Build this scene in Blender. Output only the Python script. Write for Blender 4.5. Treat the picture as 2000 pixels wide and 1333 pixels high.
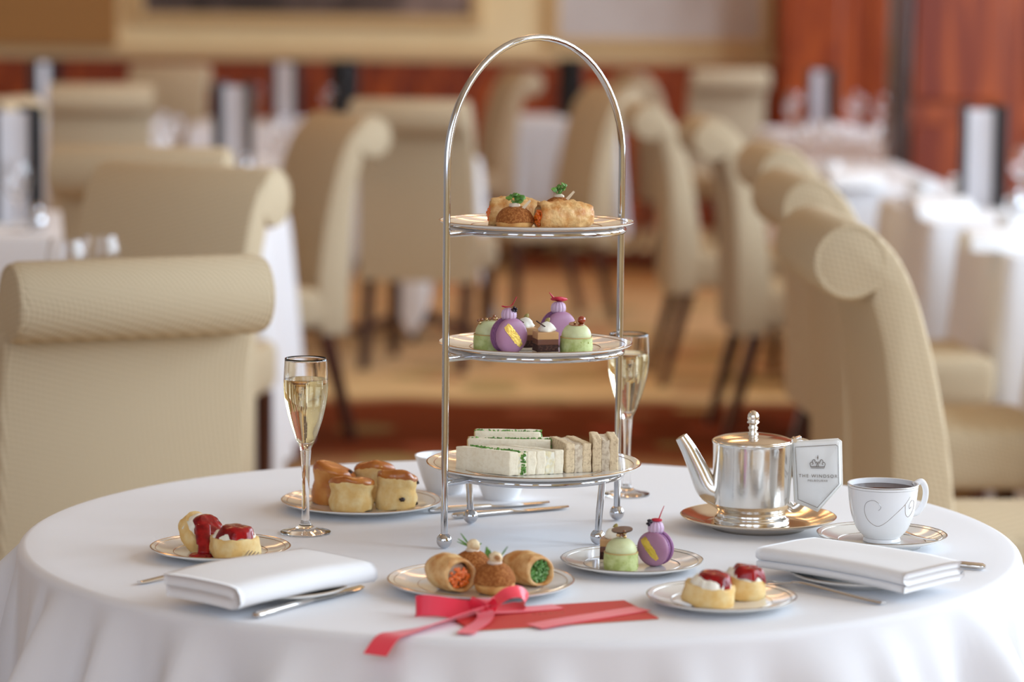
import bpy, bmesh, math, random
from mathutils import Vector, Matrix, noise
from math import sin, cos, pi, radians

random.seed(7)
scene = bpy.context.scene
for o in list(bpy.data.objects):
    bpy.data.objects.remove(o)
COL = scene.collection

# ------------------------------------------------------------------ camera
CAM_LOC = Vector((-0.012, -3.509, 1.388))
PITCH, ROLL = 0.1141, 0.0108
cd = bpy.data.cameras.new('camera')
cd.sensor_width = 36.0
cd.lens = 5750 / 2000 * 36.0
cd.clip_start, cd.clip_end = 0.1, 100
cd.dof.use_dof = True
cd.dof.focus_distance = 3.49
cd.dof.aperture_fstop = 3.4
cam = bpy.data.objects.new('camera', cd)
COL.objects.link(cam)
cam.matrix_world = Matrix.Translation(CAM_LOC) @ Matrix.Rotation(pi / 2 - PITCH, 4, 'X') @ Matrix.Rotation(ROLL, 4, 'Z')
scene.camera = cam

# ------------------------------------------------------------------ world, light, exposure
scene.view_settings.view_transform = 'Standard'
scene.view_settings.look = 'None'
scene.view_settings.gamma = 1.0
scene.view_settings.use_curve_mapping = False
scene.view_settings.exposure = 0.27

world = bpy.data.worlds.new('world')
scene.world = world
world.use_nodes = True
bg = world.node_tree.nodes['Background']
bg.inputs['Color'].default_value = (0.72, 0.84, 1.0, 1)
bg.inputs['Strength'].default_value = 1.0

ROOM_L, ROOM_R, ROOM_F, ROOM_B, ROOM_H = -5.2, 4.4, -5.4, 15.0, 4.4
WINDOWS_Y = [-1.5, 0.6, 2.7, 4.8, 6.9, 10.6, 12.7]     # window centres along the right wall
WIN_W, WIN_Z0, WIN_Z1 = 1.6, 1.0, 4.0


def area_light(name, loc, rot, sx, sy, power, col, spread=pi):
    d = bpy.data.lights.new(name, 'AREA')
    d.shape = 'RECTANGLE'
    d.size, d.size_y = sx, sy
    d.energy = power
    d.color = col
    d.spread = spread
    o = bpy.data.objects.new(name, d)
    COL.objects.link(o)
    o.location = loc
    o.rotation_euler = rot
    return o


WIN_POWER = 98
FRONT_WINDOWS_X = [-3.2, -0.9, 1.4]                       # window centres along the wall behind the camera
FRONT_POWER = 28
for wy in WINDOWS_Y:                                   # daylight coming in at each window
    area_light('window_daylight', (ROOM_R + 0.02, wy, (WIN_Z0 + WIN_Z1) / 2), (0, radians(90), 0),
               WIN_Z1 - WIN_Z0 - 0.1, WIN_W - 0.1, WIN_POWER, (0.70, 0.845, 1.0))
for wx in FRONT_WINDOWS_X:
    area_light('window_daylight', (wx, ROOM_F - 0.02, (WIN_Z0 + WIN_Z1) / 2), (radians(90), 0, 0),
               WIN_W - 0.1, WIN_Z1 - WIN_Z0 - 0.1, FRONT_POWER, (0.62, 0.75, 1.0))
CEIL_POWER = 10
CEIL_LAMPS = [(-2.6, 3.4), (-2.6, 7.2), (-2.6, 11.0), (0.2, 5.4), (0.2, 9.2), (0.2, 13.0)]

# ------------------------------------------------------------------ object helpers


class MB:
    """collects shapes; build() links them as ONE mesh object"""

    def __init__(self):
        self.v, self.f = [], []

    def add(self, v, f, m=None):
        n = len(self.v)
        self.v += [tuple(m @ Vector(p)) if m else tuple(p) for p in v]
        self.f += [tuple(i + n for i in q) for q in f]
        return self

    def mesh(self, name, smooth=True, sharp=None):
        me = bpy.data.meshes.new(name)
        me.from_pydata(self.v, [], self.f)
        me.validate()
        me.polygons.foreach_set('use_smooth', [smooth] * len(me.polygons))
        if smooth and sharp:
            bm = bmesh.new(); bm.from_mesh(me)
            for e in bm.edges:
                if len(e.link_faces) == 2 and e.calc_face_angle(0) > sharp:
                    e.smooth = False
            bm.to_mesh(me); bm.free()
        me.update()
        return me

    def build(self, name, mat, parent=None, loc=(0, 0, 0), rot=(0, 0, 0), smooth=True, sharp=0.9, kind=None):
        return obj(name, self.mesh(name, smooth, sharp), mat, parent, loc, rot, kind)


def obj(name, me, mat, parent=None, loc=(0, 0, 0), rot=(0, 0, 0), kind=None):
    o = bpy.data.objects.new(name, me)
    COL.objects.link(o)
    if mat and not me.materials:
        me.materials.append(mat)
    o.parent = parent
    o.location, o.rotation_euler = loc, rot
    if kind:
        o['kind'] = kind
    return o


def tag(o, label, cat, group=None):
    o['label'], o['category'] = label, cat
    if group:
        o['group'] = group
    return o


def thing(name, label, cat, loc=(0, 0, 0), rotz=0.0, group=None, rot=None):
    o = bpy.data.objects.new(name, None)
    o.empty_display_size = 0.02
    COL.objects.link(o)
    o.location = loc
    o.rotation_euler = rot if rot else (0, 0, rotz)
    return tag(o, label, cat, group)


def copy_tree(o, parent=None):
    c = o.copy()
    COL.objects.link(c)
    if parent is not None:
        c.parent = parent
    for ch in list(o.children):
        copy_tree(ch, c)
    return c


# ------------------------------------------------------------------ shape helpers (return verts, faces)


def lathe(prof, segs=48, wob=None):
    v, f, rings = [], [], []
    for k, (r, z) in enumerate(prof):
        if r < 1e-6:
            rings.append([len(v)]); v.append((0, 0, z))
        else:
            ring = []
            for i in range(segs):
                a = 2 * pi * i / segs
                rr = r * (wob(a, k) if wob else 1)
                ring.append(len(v)); v.append((rr * cos(a), rr * sin(a), z))
            rings.append(ring)
    for A, B in zip(rings, rings[1:]):
        if len(A) == 1 and len(B) == 1:
            continue
        for i in range(segs):
            j = (i + 1) % segs
            if len(A) == 1:
                f.append((A[0], B[j], B[i]))
            elif len(B) == 1:
                f.append((A[i], A[j], B[0]))
            else:
                f.append((A[i], A[j], B[j], B[i]))
    return v, f


def tube(pts, rad, segs=12, caps=True, closed=False, flat=1.0, up=None):
    pts = [Vector(p) for p in pts]
    n = len(pts)
    v, f = [], []
    prev = None
    for i, p in enumerate(pts):
        if closed:
            t = pts[(i + 1) % n] - pts[i - 1]
        else:
            t = pts[min(i + 1, n - 1)] - pts[max(i - 1, 0)]
        t.normalize()
        if up is not None:
            a = Vector(up).cross(t)
            if a.length < 1e-4:
                a = prev or t.orthogonal()
        else:
            a = t.orthogonal() if prev is None else prev - t * prev.dot(t)
        a.normalize()
        prev = a
        b = t.cross(a)
        r = rad[i] if isinstance(rad, (list, tuple)) else rad
        ra, rb = r if isinstance(r, (list, tuple)) else (r, r * flat)
        for k in range(segs):
            w = 2 * pi * k / segs
            v.append(p + a * cos(w) * ra + b * sin(w) * rb)
    m = n if closed else n - 1
    for i in range(m):
        for k in range(segs):
            j, l = (i + 1) % n, (k + 1) % segs
            f.append((i * segs + k, i * segs + l, j * segs + l, j * segs + k))
    if caps and not closed:
        f.append(tuple(range(segs))[::-1])
        f.append(tuple((n - 1) * segs + k for k in range(segs)))
    return v, f


def spline(pts, n=8, closed=False):
    """Catmull-Rom through the points"""
    P = [Vector(p) for p in pts]
    out = []
    m = len(P)
    for i in range(m if closed else m - 1):
        p0 = P[i - 1] if (closed or i > 0) else P[0]
        p1, p2 = P[i], P[(i + 1) % m]
        p3 = P[(i + 2) % m] if (closed or i + 2 < m) else P[-1]
        for k in range(n):
            t = k / n
            out.append(0.5 * ((2 * p1) + (p2 - p0) * t + (2 * p0 - 5 * p1 + 4 * p2 - p3) * t * t + (3 * p1 - p0 - 3 * p2 + p3) * t ** 3))
    if not closed:
        out.append(P[-1])
    return out


def bm_out(bm):
    bm.verts.ensure_lookup_table()
    bm.verts.index_update()
    v = [tuple(x.co) for x in bm.verts]
    f = [tuple(x.index for x in q.verts) for q in bm.faces]
    bm.free()
    return v, f


def rbox(sx, sy, sz, bev=0.0, segs=2, z0=True):
    """box on z=0 (or centred) with bevelled edges"""
    bm = bmesh.new()
    bmesh.ops.create_cube(bm, size=1)
    for p in bm.verts:
        p.co = Vector((p.co.x * sx, p.co.y * sy, (p.co.z + (0.5 if z0 else 0)) * sz))
    if bev:
        bmesh.ops.bevel(bm, geom=bm.edges[:], offset=bev, segments=segs, profile=0.5, affect='EDGES')
    return bm_out(bm)


def gbox(sx, sy, sz, bev, cuts, amp, freq, seed=0, taper=0.0):
    """subdivided bevelled box with a noisy surface (bread, cake)"""
    bm = bmesh.new()
    bmesh.ops.create_cube(bm, size=1)
    for p in bm.verts:
        p.co = Vector((p.co.x * sx, p.co.y * sy, (p.co.z + 0.5) * sz))
    bmesh.ops.bevel(bm, geom=bm.edges[:], offset=bev, segments=2, profile=0.5, affect='EDGES')
    bmesh.ops.subdivide_edges(bm, edges=bm.edges[:], cuts=cuts, use_grid_fill=True)
    o = Vector((seed * 3.1, seed * 1.7, seed))
    for p in bm.verts:
        n = noise.noise_vector(p.co * freq + o)
        p.co += n * amp
        p.co.z = max(p.co.z, 0)
    return bm_out(bm)


def ico(r, sub=2, scale=(1, 1, 1), amp=0, freq=1, seed=0, flat=None):
    bm = bmesh.new()
    bmesh.ops.create_icosphere(bm, subdivisions=sub, radius=r)
    o = Vector((seed * 2.3, seed * 5.1, seed * 0.7))
    for p in bm.verts:
        n = noise.noise(p.co / r * freq + o) if amp else 0
        p.co = p.co * (1 + amp * n)
        p.co = Vector((p.co.x * scale[0], p.co.y * scale[1], p.co.z * scale[2]))
        if flat is not None and p.co.z < flat:
            p.co.z = flat
    return bm_out(bm)


def prism(poly, depth, axis='X', bev=0.0, segs=2):
    """polygon of (a,b) points extruded; axis X: poly is (y,z); axis Z: poly is (x,y); axis Y: poly is (x,z)"""
    bm = bmesh.new()

    def co(a, b, d):
        return {'X': (d, a, b), 'Y': (a, d, b), 'Z': (a, b, d)}[axis]
    lo = [bm.verts.new(co(a, b, -depth / 2)) for a, b in poly]
    hi = [bm.verts.new(co(a, b, depth / 2)) for a, b in poly]
    c0 = bm.faces.new(lo[::-1]); c1 = bm.faces.new(hi)
    n = len(poly)
    for i in range(n):
        j = (i + 1) % n
        bm.faces.new((lo[i], lo[j], hi[j], hi[i]))
    bmesh.ops.recalc_face_normals(bm, faces=bm.faces[:])
    if bev:
        ed = list(set(c0.edges) | set(c1.edges))
        bmesh.ops.bevel(bm, geom=ed, offset=bev, segments=segs, profile=0.5, affect='EDGES')
    return bm_out(bm)


def disp(vf, amp, freq, seed=0, zmin=None):
    """noise displacement of a (verts, faces) pair"""
    o = Vector((seed * 1.9, seed * 4.1, seed * 2.2))
    v = []
    for p in vf[0]:
        p = Vector(p)
        p = p + noise.noise_vector(p * freq + o) * amp
        if zmin is not None:
            p.z = max(p.z, zmin)
        v.append(tuple(p))
    return v, vf[1]


def TR(x=0, y=0, z=0, rx=0, ry=0, rz=0, s=1):
    m = Matrix.Translation((x, y, z)) @ Matrix.Rotation(rz, 4, 'Z') @ Matrix.Rotation(ry, 4, 'Y') @ Matrix.Rotation(rx, 4, 'X')
    sc = s if isinstance(s, (tuple, list)) else (s, s, s)
    return m @ Matrix.Diagonal((*sc, 1))


# ------------------------------------------------------------------ materials


def mat(name, col, rough=0.5, metal=0.0, spec=0.5, mix=None, bump=None, coat=0, sss=None, trans=0, ior=1.45, sheen=0, coord='Object'):
    """mix = (second colour, noise scale, low, high[, detail]);  bump = (noise scale, strength, distance)"""
    m = bpy.data.materials.new(name)
    m.use_nodes = True
    nt = m.node_tree
    b = nt.nodes['Principled BSDF']
    b.inputs['Base Color'].default_value = (*col, 1)
    b.inputs['Roughness'].default_value = rough
    b.inputs['Metallic'].default_value = metal
    b.inputs['Specular IOR Level'].default_value = spec
    b.inputs['IOR'].default_value = ior
    b.inputs['Coat Weight'].default_value = coat
    b.inputs['Transmission Weight'].default_value = trans
    b.inputs['Sheen Weight'].default_value = sheen
    if sss:
        b.inputs['Subsurface Weight'].default_value = sss[0]
        b.inputs['Subsurface Radius'].default_value = sss[1]
        b.inputs['Subsurface Scale'].default_value = sss[2]
    if mix or bump:
        tc = nt.nodes.new('ShaderNodeTexCoord')
    if mix:
        nz = nt.nodes.new('ShaderNodeTexNoise')
        nz.inputs['Scale'].default_value = mix[1]
        nz.inputs['Detail'].default_value = mix[4] if len(mix) > 4 else 4
        nt.links.new(tc.outputs[coord], nz.inputs['Vector'])
        rp = nt.nodes.new('ShaderNodeValToRGB')
        rp.color_ramp.elements[0].position = mix[2]
        rp.color_ramp.elements[1].position = mix[3]
        rp.color_ramp.elements[0].color = (*col, 1)
        rp.color_ramp.elements[1].color = (*mix[0], 1)
        nt.links.new(nz.outputs['Fac'], rp.inputs['Fac'])
        nt.links.new(rp.outputs['Color'], b.inputs['Base Color'])
    if bump:
        n2 = nt.nodes.new('ShaderNodeTexNoise')
        n2.inputs['Scale'].default_value = bump[0]
        n2.inputs['Detail'].default_value = 5
        nt.links.new(tc.outputs[coord], n2.inputs['Vector'])
        bp = nt.nodes.new('ShaderNodeBump')
        bp.inputs['Strength'].default_value = bump[1]
        bp.inputs['Distance'].default_value = bump[2]
        nt.links.new(n2.outputs['Fac'], bp.inputs['Height'])
        nt.links.new(bp.outputs['Normal'], b.inputs['Normal'])
    return m


def N(nt, t, **kw):
    n = nt.nodes.new(t)
    for k, x in kw.items():
        if k in n.inputs:
            n.inputs[k].default_value = x
        else:
            setattr(n, k, x)
    return n


def fabric_mat(name, c1, c2):
    """upholstery with a small diagonal basket weave"""
    m = mat(name, c1, 0.8, spec=0.2)
    nt = m.node_tree; b = nt.nodes['Principled BSDF']
    tc = N(nt, 'ShaderNodeTexCoord')
    sp = N(nt, 'ShaderNodeSeparateXYZ'); nt.links.new(tc.outputs['Object'], sp.inputs[0])
    xy = N(nt, 'ShaderNodeMath', operation='ADD'); nt.links.new(sp.outputs['X'], xy.inputs[0]); nt.links.new(sp.outputs['Y'], xy.inputs[1])
    ws = []
    for op, k in (('ADD', 430.0), ('SUBTRACT', 260.0)):
        u = N(nt, 'ShaderNodeMath', operation=op); nt.links.new(xy.outputs[0], u.inputs[0]); nt.links.new(sp.outputs['Z'], u.inputs[1])
        uk = N(nt, 'ShaderNodeMath', operation='MULTIPLY'); uk.inputs[1].default_value = k; nt.links.new(u.outputs[0], uk.inputs[0])
        si = N(nt, 'ShaderNodeMath', operation='SINE'); nt.links.new(uk.outputs[0], si.inputs[0])
        ws.append(si)
    mu0 = N(nt, 'ShaderNodeMath', operation='MULTIPLY'); nt.links.new(ws[0].outputs[0], mu0.inputs[0]); nt.links.new(ws[1].outputs[0], mu0.inputs[1])
    mu = N(nt, 'ShaderNodeMath', operation='MULTIPLY_ADD'); mu.inputs[1].default_value = 0.5; mu.inputs[2].default_value = 0.5
    nt.links.new(mu0.outputs[0], mu.inputs[0])
    rp = N(nt, 'ShaderNodeValToRGB')
    rp.color_ramp.elements[0].color = (*c2, 1); rp.color_ramp.elements[1].color = (*c1, 1)
    rp.color_ramp.elements[0].position = 0.25; rp.color_ramp.elements[1].position = 0.8
    nt.links.new(mu.outputs[0], rp.inputs['Fac'])
    nt.links.new(rp.outputs['Color'], b.inputs['Base Color'])
    bp = N(nt, 'ShaderNodeBump', Strength=0.35, Distance=0.003)
    nt.links.new(mu.outputs[0], bp.inputs['Height']); nt.links.new(bp.outputs['Normal'], b.inputs['Normal'])
    return m


def wood_mat(name, c1, c2, rough=0.25, scale=1.0, coat=0.3):
    m = mat(name, c1, rough, coat=coat)
    nt = m.node_tree; b = nt.nodes['Principled BSDF']
    tc = N(nt, 'ShaderNodeTexCoord')
    mp = N(nt, 'ShaderNodeMapping'); mp.inputs['Scale'].default_value = (3 * scale, 3 * scale, 0.35 * scale)
    nz = N(nt, 'ShaderNodeTexNoise', Scale=3.0, Detail=6.0, Distortion=1.0)
    nt.links.new(tc.outputs['Object'], mp.inputs['Vector']); nt.links.new(mp.outputs['Vector'], nz.inputs['Vector'])
    rp = N(nt, 'ShaderNodeValToRGB')
    rp.color_ramp.elements[0].position = 0.35; rp.color_ramp.elements[1].position = 0.7
    rp.color_ramp.elements[0].color = (*c1, 1); rp.color_ramp.elements[1].color = (*c2, 1)
    nt.links.new(nz.outputs['Fac'], rp.inputs['Fac']); nt.links.new(rp.outputs['Color'], b.inputs['Base Color'])
    return m


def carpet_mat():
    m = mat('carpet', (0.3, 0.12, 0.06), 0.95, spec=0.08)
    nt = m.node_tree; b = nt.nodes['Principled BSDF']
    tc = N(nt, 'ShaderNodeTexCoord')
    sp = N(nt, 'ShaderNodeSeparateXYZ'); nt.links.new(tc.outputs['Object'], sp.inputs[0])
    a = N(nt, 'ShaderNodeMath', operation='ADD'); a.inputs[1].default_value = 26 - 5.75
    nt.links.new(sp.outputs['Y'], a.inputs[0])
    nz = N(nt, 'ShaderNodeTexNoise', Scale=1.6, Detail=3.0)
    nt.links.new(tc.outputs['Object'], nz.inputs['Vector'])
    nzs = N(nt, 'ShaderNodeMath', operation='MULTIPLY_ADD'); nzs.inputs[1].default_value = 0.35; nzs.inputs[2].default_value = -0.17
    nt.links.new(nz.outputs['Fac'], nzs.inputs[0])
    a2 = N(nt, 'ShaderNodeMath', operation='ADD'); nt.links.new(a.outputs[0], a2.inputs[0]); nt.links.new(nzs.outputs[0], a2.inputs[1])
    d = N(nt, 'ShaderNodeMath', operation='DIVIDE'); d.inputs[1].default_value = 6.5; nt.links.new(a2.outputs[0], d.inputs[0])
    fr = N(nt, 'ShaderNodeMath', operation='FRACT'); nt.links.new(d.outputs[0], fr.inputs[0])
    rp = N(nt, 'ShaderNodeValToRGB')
    els = [(0.0, (0.12, 0.025, 0.006)), (0.14, (0.17, 0.035, 0.008)), (0.18, (0.80, 0.58, 0.30)), (0.31, (0.80, 0.56, 0.31)), (0.37, (0.58, 0.37, 0.19)), (0.9, (0.52, 0.30, 0.14)), (0.97, (0.15, 0.03, 0.008))]  # cream stops paint in the daylight pooled across the carpet
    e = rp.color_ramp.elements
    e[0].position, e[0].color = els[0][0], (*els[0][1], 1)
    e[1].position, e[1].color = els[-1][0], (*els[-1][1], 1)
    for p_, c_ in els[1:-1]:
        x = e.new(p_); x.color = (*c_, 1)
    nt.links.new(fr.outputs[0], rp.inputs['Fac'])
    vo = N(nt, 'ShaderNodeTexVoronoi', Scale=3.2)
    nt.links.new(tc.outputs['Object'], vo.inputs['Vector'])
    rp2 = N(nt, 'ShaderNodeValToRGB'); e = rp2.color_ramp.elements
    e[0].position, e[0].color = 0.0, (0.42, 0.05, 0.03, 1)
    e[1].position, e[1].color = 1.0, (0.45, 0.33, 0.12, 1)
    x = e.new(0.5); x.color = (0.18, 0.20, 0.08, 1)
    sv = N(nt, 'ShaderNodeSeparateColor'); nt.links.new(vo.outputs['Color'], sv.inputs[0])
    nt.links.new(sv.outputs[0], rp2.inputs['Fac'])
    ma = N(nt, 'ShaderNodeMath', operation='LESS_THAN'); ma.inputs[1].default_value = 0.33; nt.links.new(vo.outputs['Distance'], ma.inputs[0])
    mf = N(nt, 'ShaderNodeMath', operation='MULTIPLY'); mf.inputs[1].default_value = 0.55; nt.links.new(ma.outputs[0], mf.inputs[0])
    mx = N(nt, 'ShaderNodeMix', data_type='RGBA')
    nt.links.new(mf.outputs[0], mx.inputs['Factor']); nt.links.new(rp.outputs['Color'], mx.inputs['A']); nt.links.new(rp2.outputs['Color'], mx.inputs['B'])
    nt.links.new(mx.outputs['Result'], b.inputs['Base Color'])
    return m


M = {}
M['cloth'] = mat('white_linen', (0.82, 0.82, 0.845), 0.8, spec=0.2, bump=(420, 0.06, 0.001), sheen=0.15)
M['napkin'] = mat('napkin_linen', (0.86, 0.86, 0.87), 0.85, spec=0.15, bump=(600, 0.08, 0.001))
M['chrome'] = mat('chrome', (0.60, 0.61, 0.64), 0.07, metal=1.0)
M['steel'] = mat('cutlery_steel', (0.72, 0.70, 0.68), 0.13, metal=1.0)
M['china'] = mat('bone_china', (0.82, 0.80, 0.76), 0.12, spec=0.6, coat=0.4)
M['white_china'] = mat('white_china', (0.85, 0.85, 0.86), 0.2, spec=0.5)
M['gold'] = mat('gilt_line', (0.62, 0.46, 0.30), 0.22, metal=1.0)
M['platinum'] = mat('platinum_line', (0.42, 0.40, 0.38), 0.25, metal=1.0)
M['silver'] = mat('old_silver', (0.82, 0.80, 0.76), 0.16, metal=1.0, bump=(90, 0.05, 0.002))
M['silver_tray'] = mat('silver_tray', (0.80, 0.72, 0.62), 0.12, metal=1.0)
M['fabric'] = fabric_mat('upholstery', (0.62, 0.515, 0.355), (0.48, 0.38, 0.25))
M['leg_wood'] = wood_mat('dark_wood', (0.035, 0.012, 0.008), (0.10, 0.03, 0.02), 0.3)
M['mahogany'] = wood_mat('mahogany', (0.17, 0.018, 0.002), (0.44, 0.085, 0.010), 0.42, 1.0, 0.0)
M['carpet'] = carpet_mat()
M['wall'] = mat('cream_paint', (0.93, 0.78, 0.47), 0.7, mix=((0.88, 0.71, 0.40), 1.5, 0.4, 0.7))
M['pale'] = mat('stone_paint', (0.46, 0.42, 0.38), 0.7)
M['ochre'] = mat('ochre_paint', (0.40, 0.20, 0.06), 0.6)
M['ceiling'] = mat('ceiling_paint', (0.55, 0.42, 0.28), 0.8)
M['trim'] = mat('rail_paint', (0.66, 0.48, 0.26), 0.5)
M['frame_gold'] = mat('frame_gold', (0.66, 0.46, 0.22), 0.5, metal=0.0)
M['canvas_dark'] = mat('dark_canvas', (0.05, 0.035, 0.03), 0.6, mix=((0.30, 0.22, 0.19), 1.2, 0.42, 0.6))
M['canvas_pale'] = mat('pale_canvas', (0.62, 0.58, 0.56), 0.6, mix=((0.52, 0.46, 0.43), 2.0, 0.4, 0.65))
M['menu_black'] = mat('menu_leather', (0.012, 0.012, 0.014), 0.4)
M['paper'] = mat('menu_paper', (0.72, 0.70, 0.74), 0.6)
M['glass'] = mat('clear_glass', (1, 1, 1), 0.0, trans=1.0, ior=1.45)
M['champagne'] = mat('champagne', (0.985, 0.92, 0.64), 0.0, trans=1.0, ior=1.33)
M['bubble'] = mat('bubble', (0.95, 0.9, 0.75), 0.1)

# ------------------------------------------------------------------ the room


def structure(name, vf_list, m, parent=None, smooth=False):
    mb = MB()
    for v, f, t in vf_list:
        mb.add(v, f, t)
    o = mb.build(name, m, parent, smooth=smooth)
    if parent is None:
        o['kind'] = 'structure'
    return o


def bx(x0, x1, y0, y1, z0, z1, bev=0):
    v, f = rbox(x1 - x0, y1 - y0, z1 - z0, bev)
    return v, f, TR((x0 + x1) / 2, (y0 + y1) / 2, z0)


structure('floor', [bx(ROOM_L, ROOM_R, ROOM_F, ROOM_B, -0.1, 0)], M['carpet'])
structure('ceiling', [bx(ROOM_L, ROOM_R, ROOM_F, ROOM_B, ROOM_H, ROOM_H + 0.1)], M['ceiling'])
structure('wall_left', [bx(ROOM_L - 0.2, ROOM_L, ROOM_F, ROOM_B, 0, ROOM_H)], M['pale'])
parts = [bx(ROOM_L - 0.2, ROOM_R + 0.2, ROOM_F - 0.3, ROOM_F, 0, WIN_Z0), bx(ROOM_L - 0.2, ROOM_R + 0.2, ROOM_F - 0.3, ROOM_F, WIN_Z1, ROOM_H)]
xs = [ROOM_L - 0.2] + [x for w in FRONT_WINDOWS_X for x in (w - WIN_W / 2, w + WIN_W / 2)] + [ROOM_R + 0.2]
for i in range(0, len(xs), 2):
    parts.append(bx(xs[i], xs[i + 1], ROOM_F - 0.3, ROOM_F, WIN_Z0, WIN_Z1))
structure('wall_front', parts, M['wall'])
for i, w in enumerate(FRONT_WINDOWS_X):
    wn = structure('window_%d' % (i + 20), [
        bx(w - WIN_W / 2, w - WIN_W / 2 + 0.07, ROOM_F - 0.18, ROOM_F - 0.12, WIN_Z0, WIN_Z1),
        bx(w + WIN_W / 2 - 0.07, w + WIN_W / 2, ROOM_F - 0.18, ROOM_F - 0.12, WIN_Z0, WIN_Z1),
        bx(w - WIN_W / 2, w + WIN_W / 2, ROOM_F - 0.18, ROOM_F - 0.12, WIN_Z0, WIN_Z0 + 0.07),
        bx(w - WIN_W / 2, w + WIN_W / 2, ROOM_F - 0.18, ROOM_F - 0.12, WIN_Z1 - 0.07, WIN_Z1)], M['white_china'])
    structure('pane', [bx(w - WIN_W / 2 + 0.05, w + WIN_W / 2 - 0.05, ROOM_F - 0.153, ROOM_F - 0.147, WIN_Z0 + 0.05, WIN_Z1 - 0.05)], M['glass'], wn)
structure('wall_back', [bx(ROOM_L - 0.2, ROOM_R + 0.2, ROOM_B, ROOM_B + 0.2, 0, ROOM_H)], M['wall'])
# right wall with tall window openings
parts = [bx(ROOM_R, ROOM_R + 0.3, ROOM_F, ROOM_B, 0, WIN_Z0), bx(ROOM_R, ROOM_R + 0.3, ROOM_F, ROOM_B, WIN_Z1, ROOM_H)]
ys = [ROOM_F] + [y for w in WINDOWS_Y for y in (w - WIN_W / 2, w + WIN_W / 2)] + [ROOM_B]
for i in range(0, len(ys), 2):
    parts.append(bx(ROOM_R, ROOM_R + 0.3, ys[i], ys[i + 1], WIN_Z0, WIN_Z1))
structure('wall_right', parts, M['wall'])
for i, w in enumerate(WINDOWS_Y):
    wn = structure('window_%d' % (i + 1), [
        bx(ROOM_R + 0.12, ROOM_R + 0.18, w - WIN_W / 2, w - WIN_W / 2 + 0.07, WIN_Z0, WIN_Z1),
        bx(ROOM_R + 0.12, ROOM_R + 0.18, w + WIN_W / 2 - 0.07, w + WIN_W / 2, WIN_Z0, WIN_Z1),
        bx(ROOM_R + 0.12, ROOM_R + 0.18, w - WIN_W / 2, w + WIN_W / 2, WIN_Z0, WIN_Z0 + 0.07),
        bx(ROOM_R + 0.12, ROOM_R + 0.18, w - WIN_W / 2, w + WIN_W / 2, WIN_Z1 - 0.07, WIN_Z1),
        bx(ROOM_R + 0.13, ROOM_R + 0.17, w - 0.02, w + 0.02, WIN_Z0, WIN_Z1)], M['white_china'])
    structure('pane', [bx(ROOM_R + 0.147, ROOM_R + 0.153, w - WIN_W / 2 + 0.05, w + WIN_W / 2 - 0.05, WIN_Z0 + 0.05, WIN_Z1 - 0.05)], M['glass'], wn)

# wainscot along the back wall: mahogany boards under a painted rail
wb = structure('trim_1', [bx(ROOM_L, ROOM_R, ROOM_B - 0.03, ROOM_B, 0, 1.02)], M['mahogany'])
pm = MB().add(*rbox(0.56, 0.03, 0.70, 0.012)).mesh('wainscot_panel', False)
x = -2.9
while x < 1.6:
    obj('wainscot_panel', pm, M['mahogany'], wb, (x, ROOM_B - 0.045, 0.2))
    x += 0.64
structure('trim_2', [bx(ROOM_L, ROOM_R, ROOM_B - 0.06, ROOM_B, 1.02, 1.10, 0.01)], M['trim'])
structure('baseboard_back', [bx(ROOM_L, ROOM_R, ROOM_B - 0.07, ROOM_B - 0.03, 0, 0.14, 0.008)], M['mahogany'])
structure('trim_3', [bx(ROOM_L, -2.5, ROOM_B - 0.12, ROOM_B, 1.10, ROOM_H)], M['ochre'])
# mahogany bay on the back wall
bay = structure('wall_bay', [bx(1.6, ROOM_R, ROOM_B - 0.5, ROOM_B, 0, ROOM_H)], M['mahogany'])
for k, xx in enumerate((1.80, 2.32)):
    structure('bay_panel', [bx(xx - 0.17, xx + 0.17, ROOM_B - 0.53, ROOM_B - 0.5, 0.3, 3.2, 0.015)], M['mahogany'], bay)
# nearer mahogany partition, its end post dark
part = structure('wall_partition', [bx(1.66, ROOM_R, 9.0, 9.16, 0, ROOM_H)], M['mahogany'])
structure('end_post', [bx(1.585, 1.66, 8.96, 9.2, 0, ROOM_H, 0.01)], M['leg_wood'], part)
for xx in (1.86, 2.36, 2.86):
    structure('partition_panel', [bx(xx - 0.19, xx + 0.19, 8.97, 9.0, 1.0, 3.2, 0.012)], M['mahogany'], part)
    structure('partition_panel', [bx(xx - 0.19, xx + 0.19, 8.97, 9.0, 0.15, 0.9, 0.012)], M['mahogany'], part)


def picture(label, x0, x1, z0, z1, y, canvas, fw):
    t = thing('framed_picture', label, 'picture', ((x0 + x1) / 2, y, z0))
    w, h = x1 - x0, z1 - z0
    for a in ((-w / 2, -w / 2 + fw, 0, h), (w / 2 - fw, w / 2, 0, h), (-w / 2 + fw, w / 2 - fw, 0, fw), (-w / 2 + fw, w / 2 - fw, h - fw, h)):
        v, f = rbox(a[1] - a[0], 0.05, a[3] - a[2], 0.008)
        MB().add(v, f, TR((a[0] + a[1]) / 2, -0.027, a[2])).build('frame_rail', M['frame_gold'], t, smooth=False)
    v, f = rbox(w - 2 * fw, 0.02, h - 2 * fw)
    MB().add(v, f, TR(0, -0.02, fw)).build('canvas', canvas, t, smooth=False)
    return t


picture('dark landscape painting in a wide gold frame on the cream wall', -2.40, -0.22, 1.24, 2.7, ROOM_B, M['canvas_dark'], 0.07)
picture('pale grey framed picture beside the mahogany bay', 0.20, 1.585, 1.12, 2.6, ROOM_B, M['canvas_pale'], 0.06)

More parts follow.
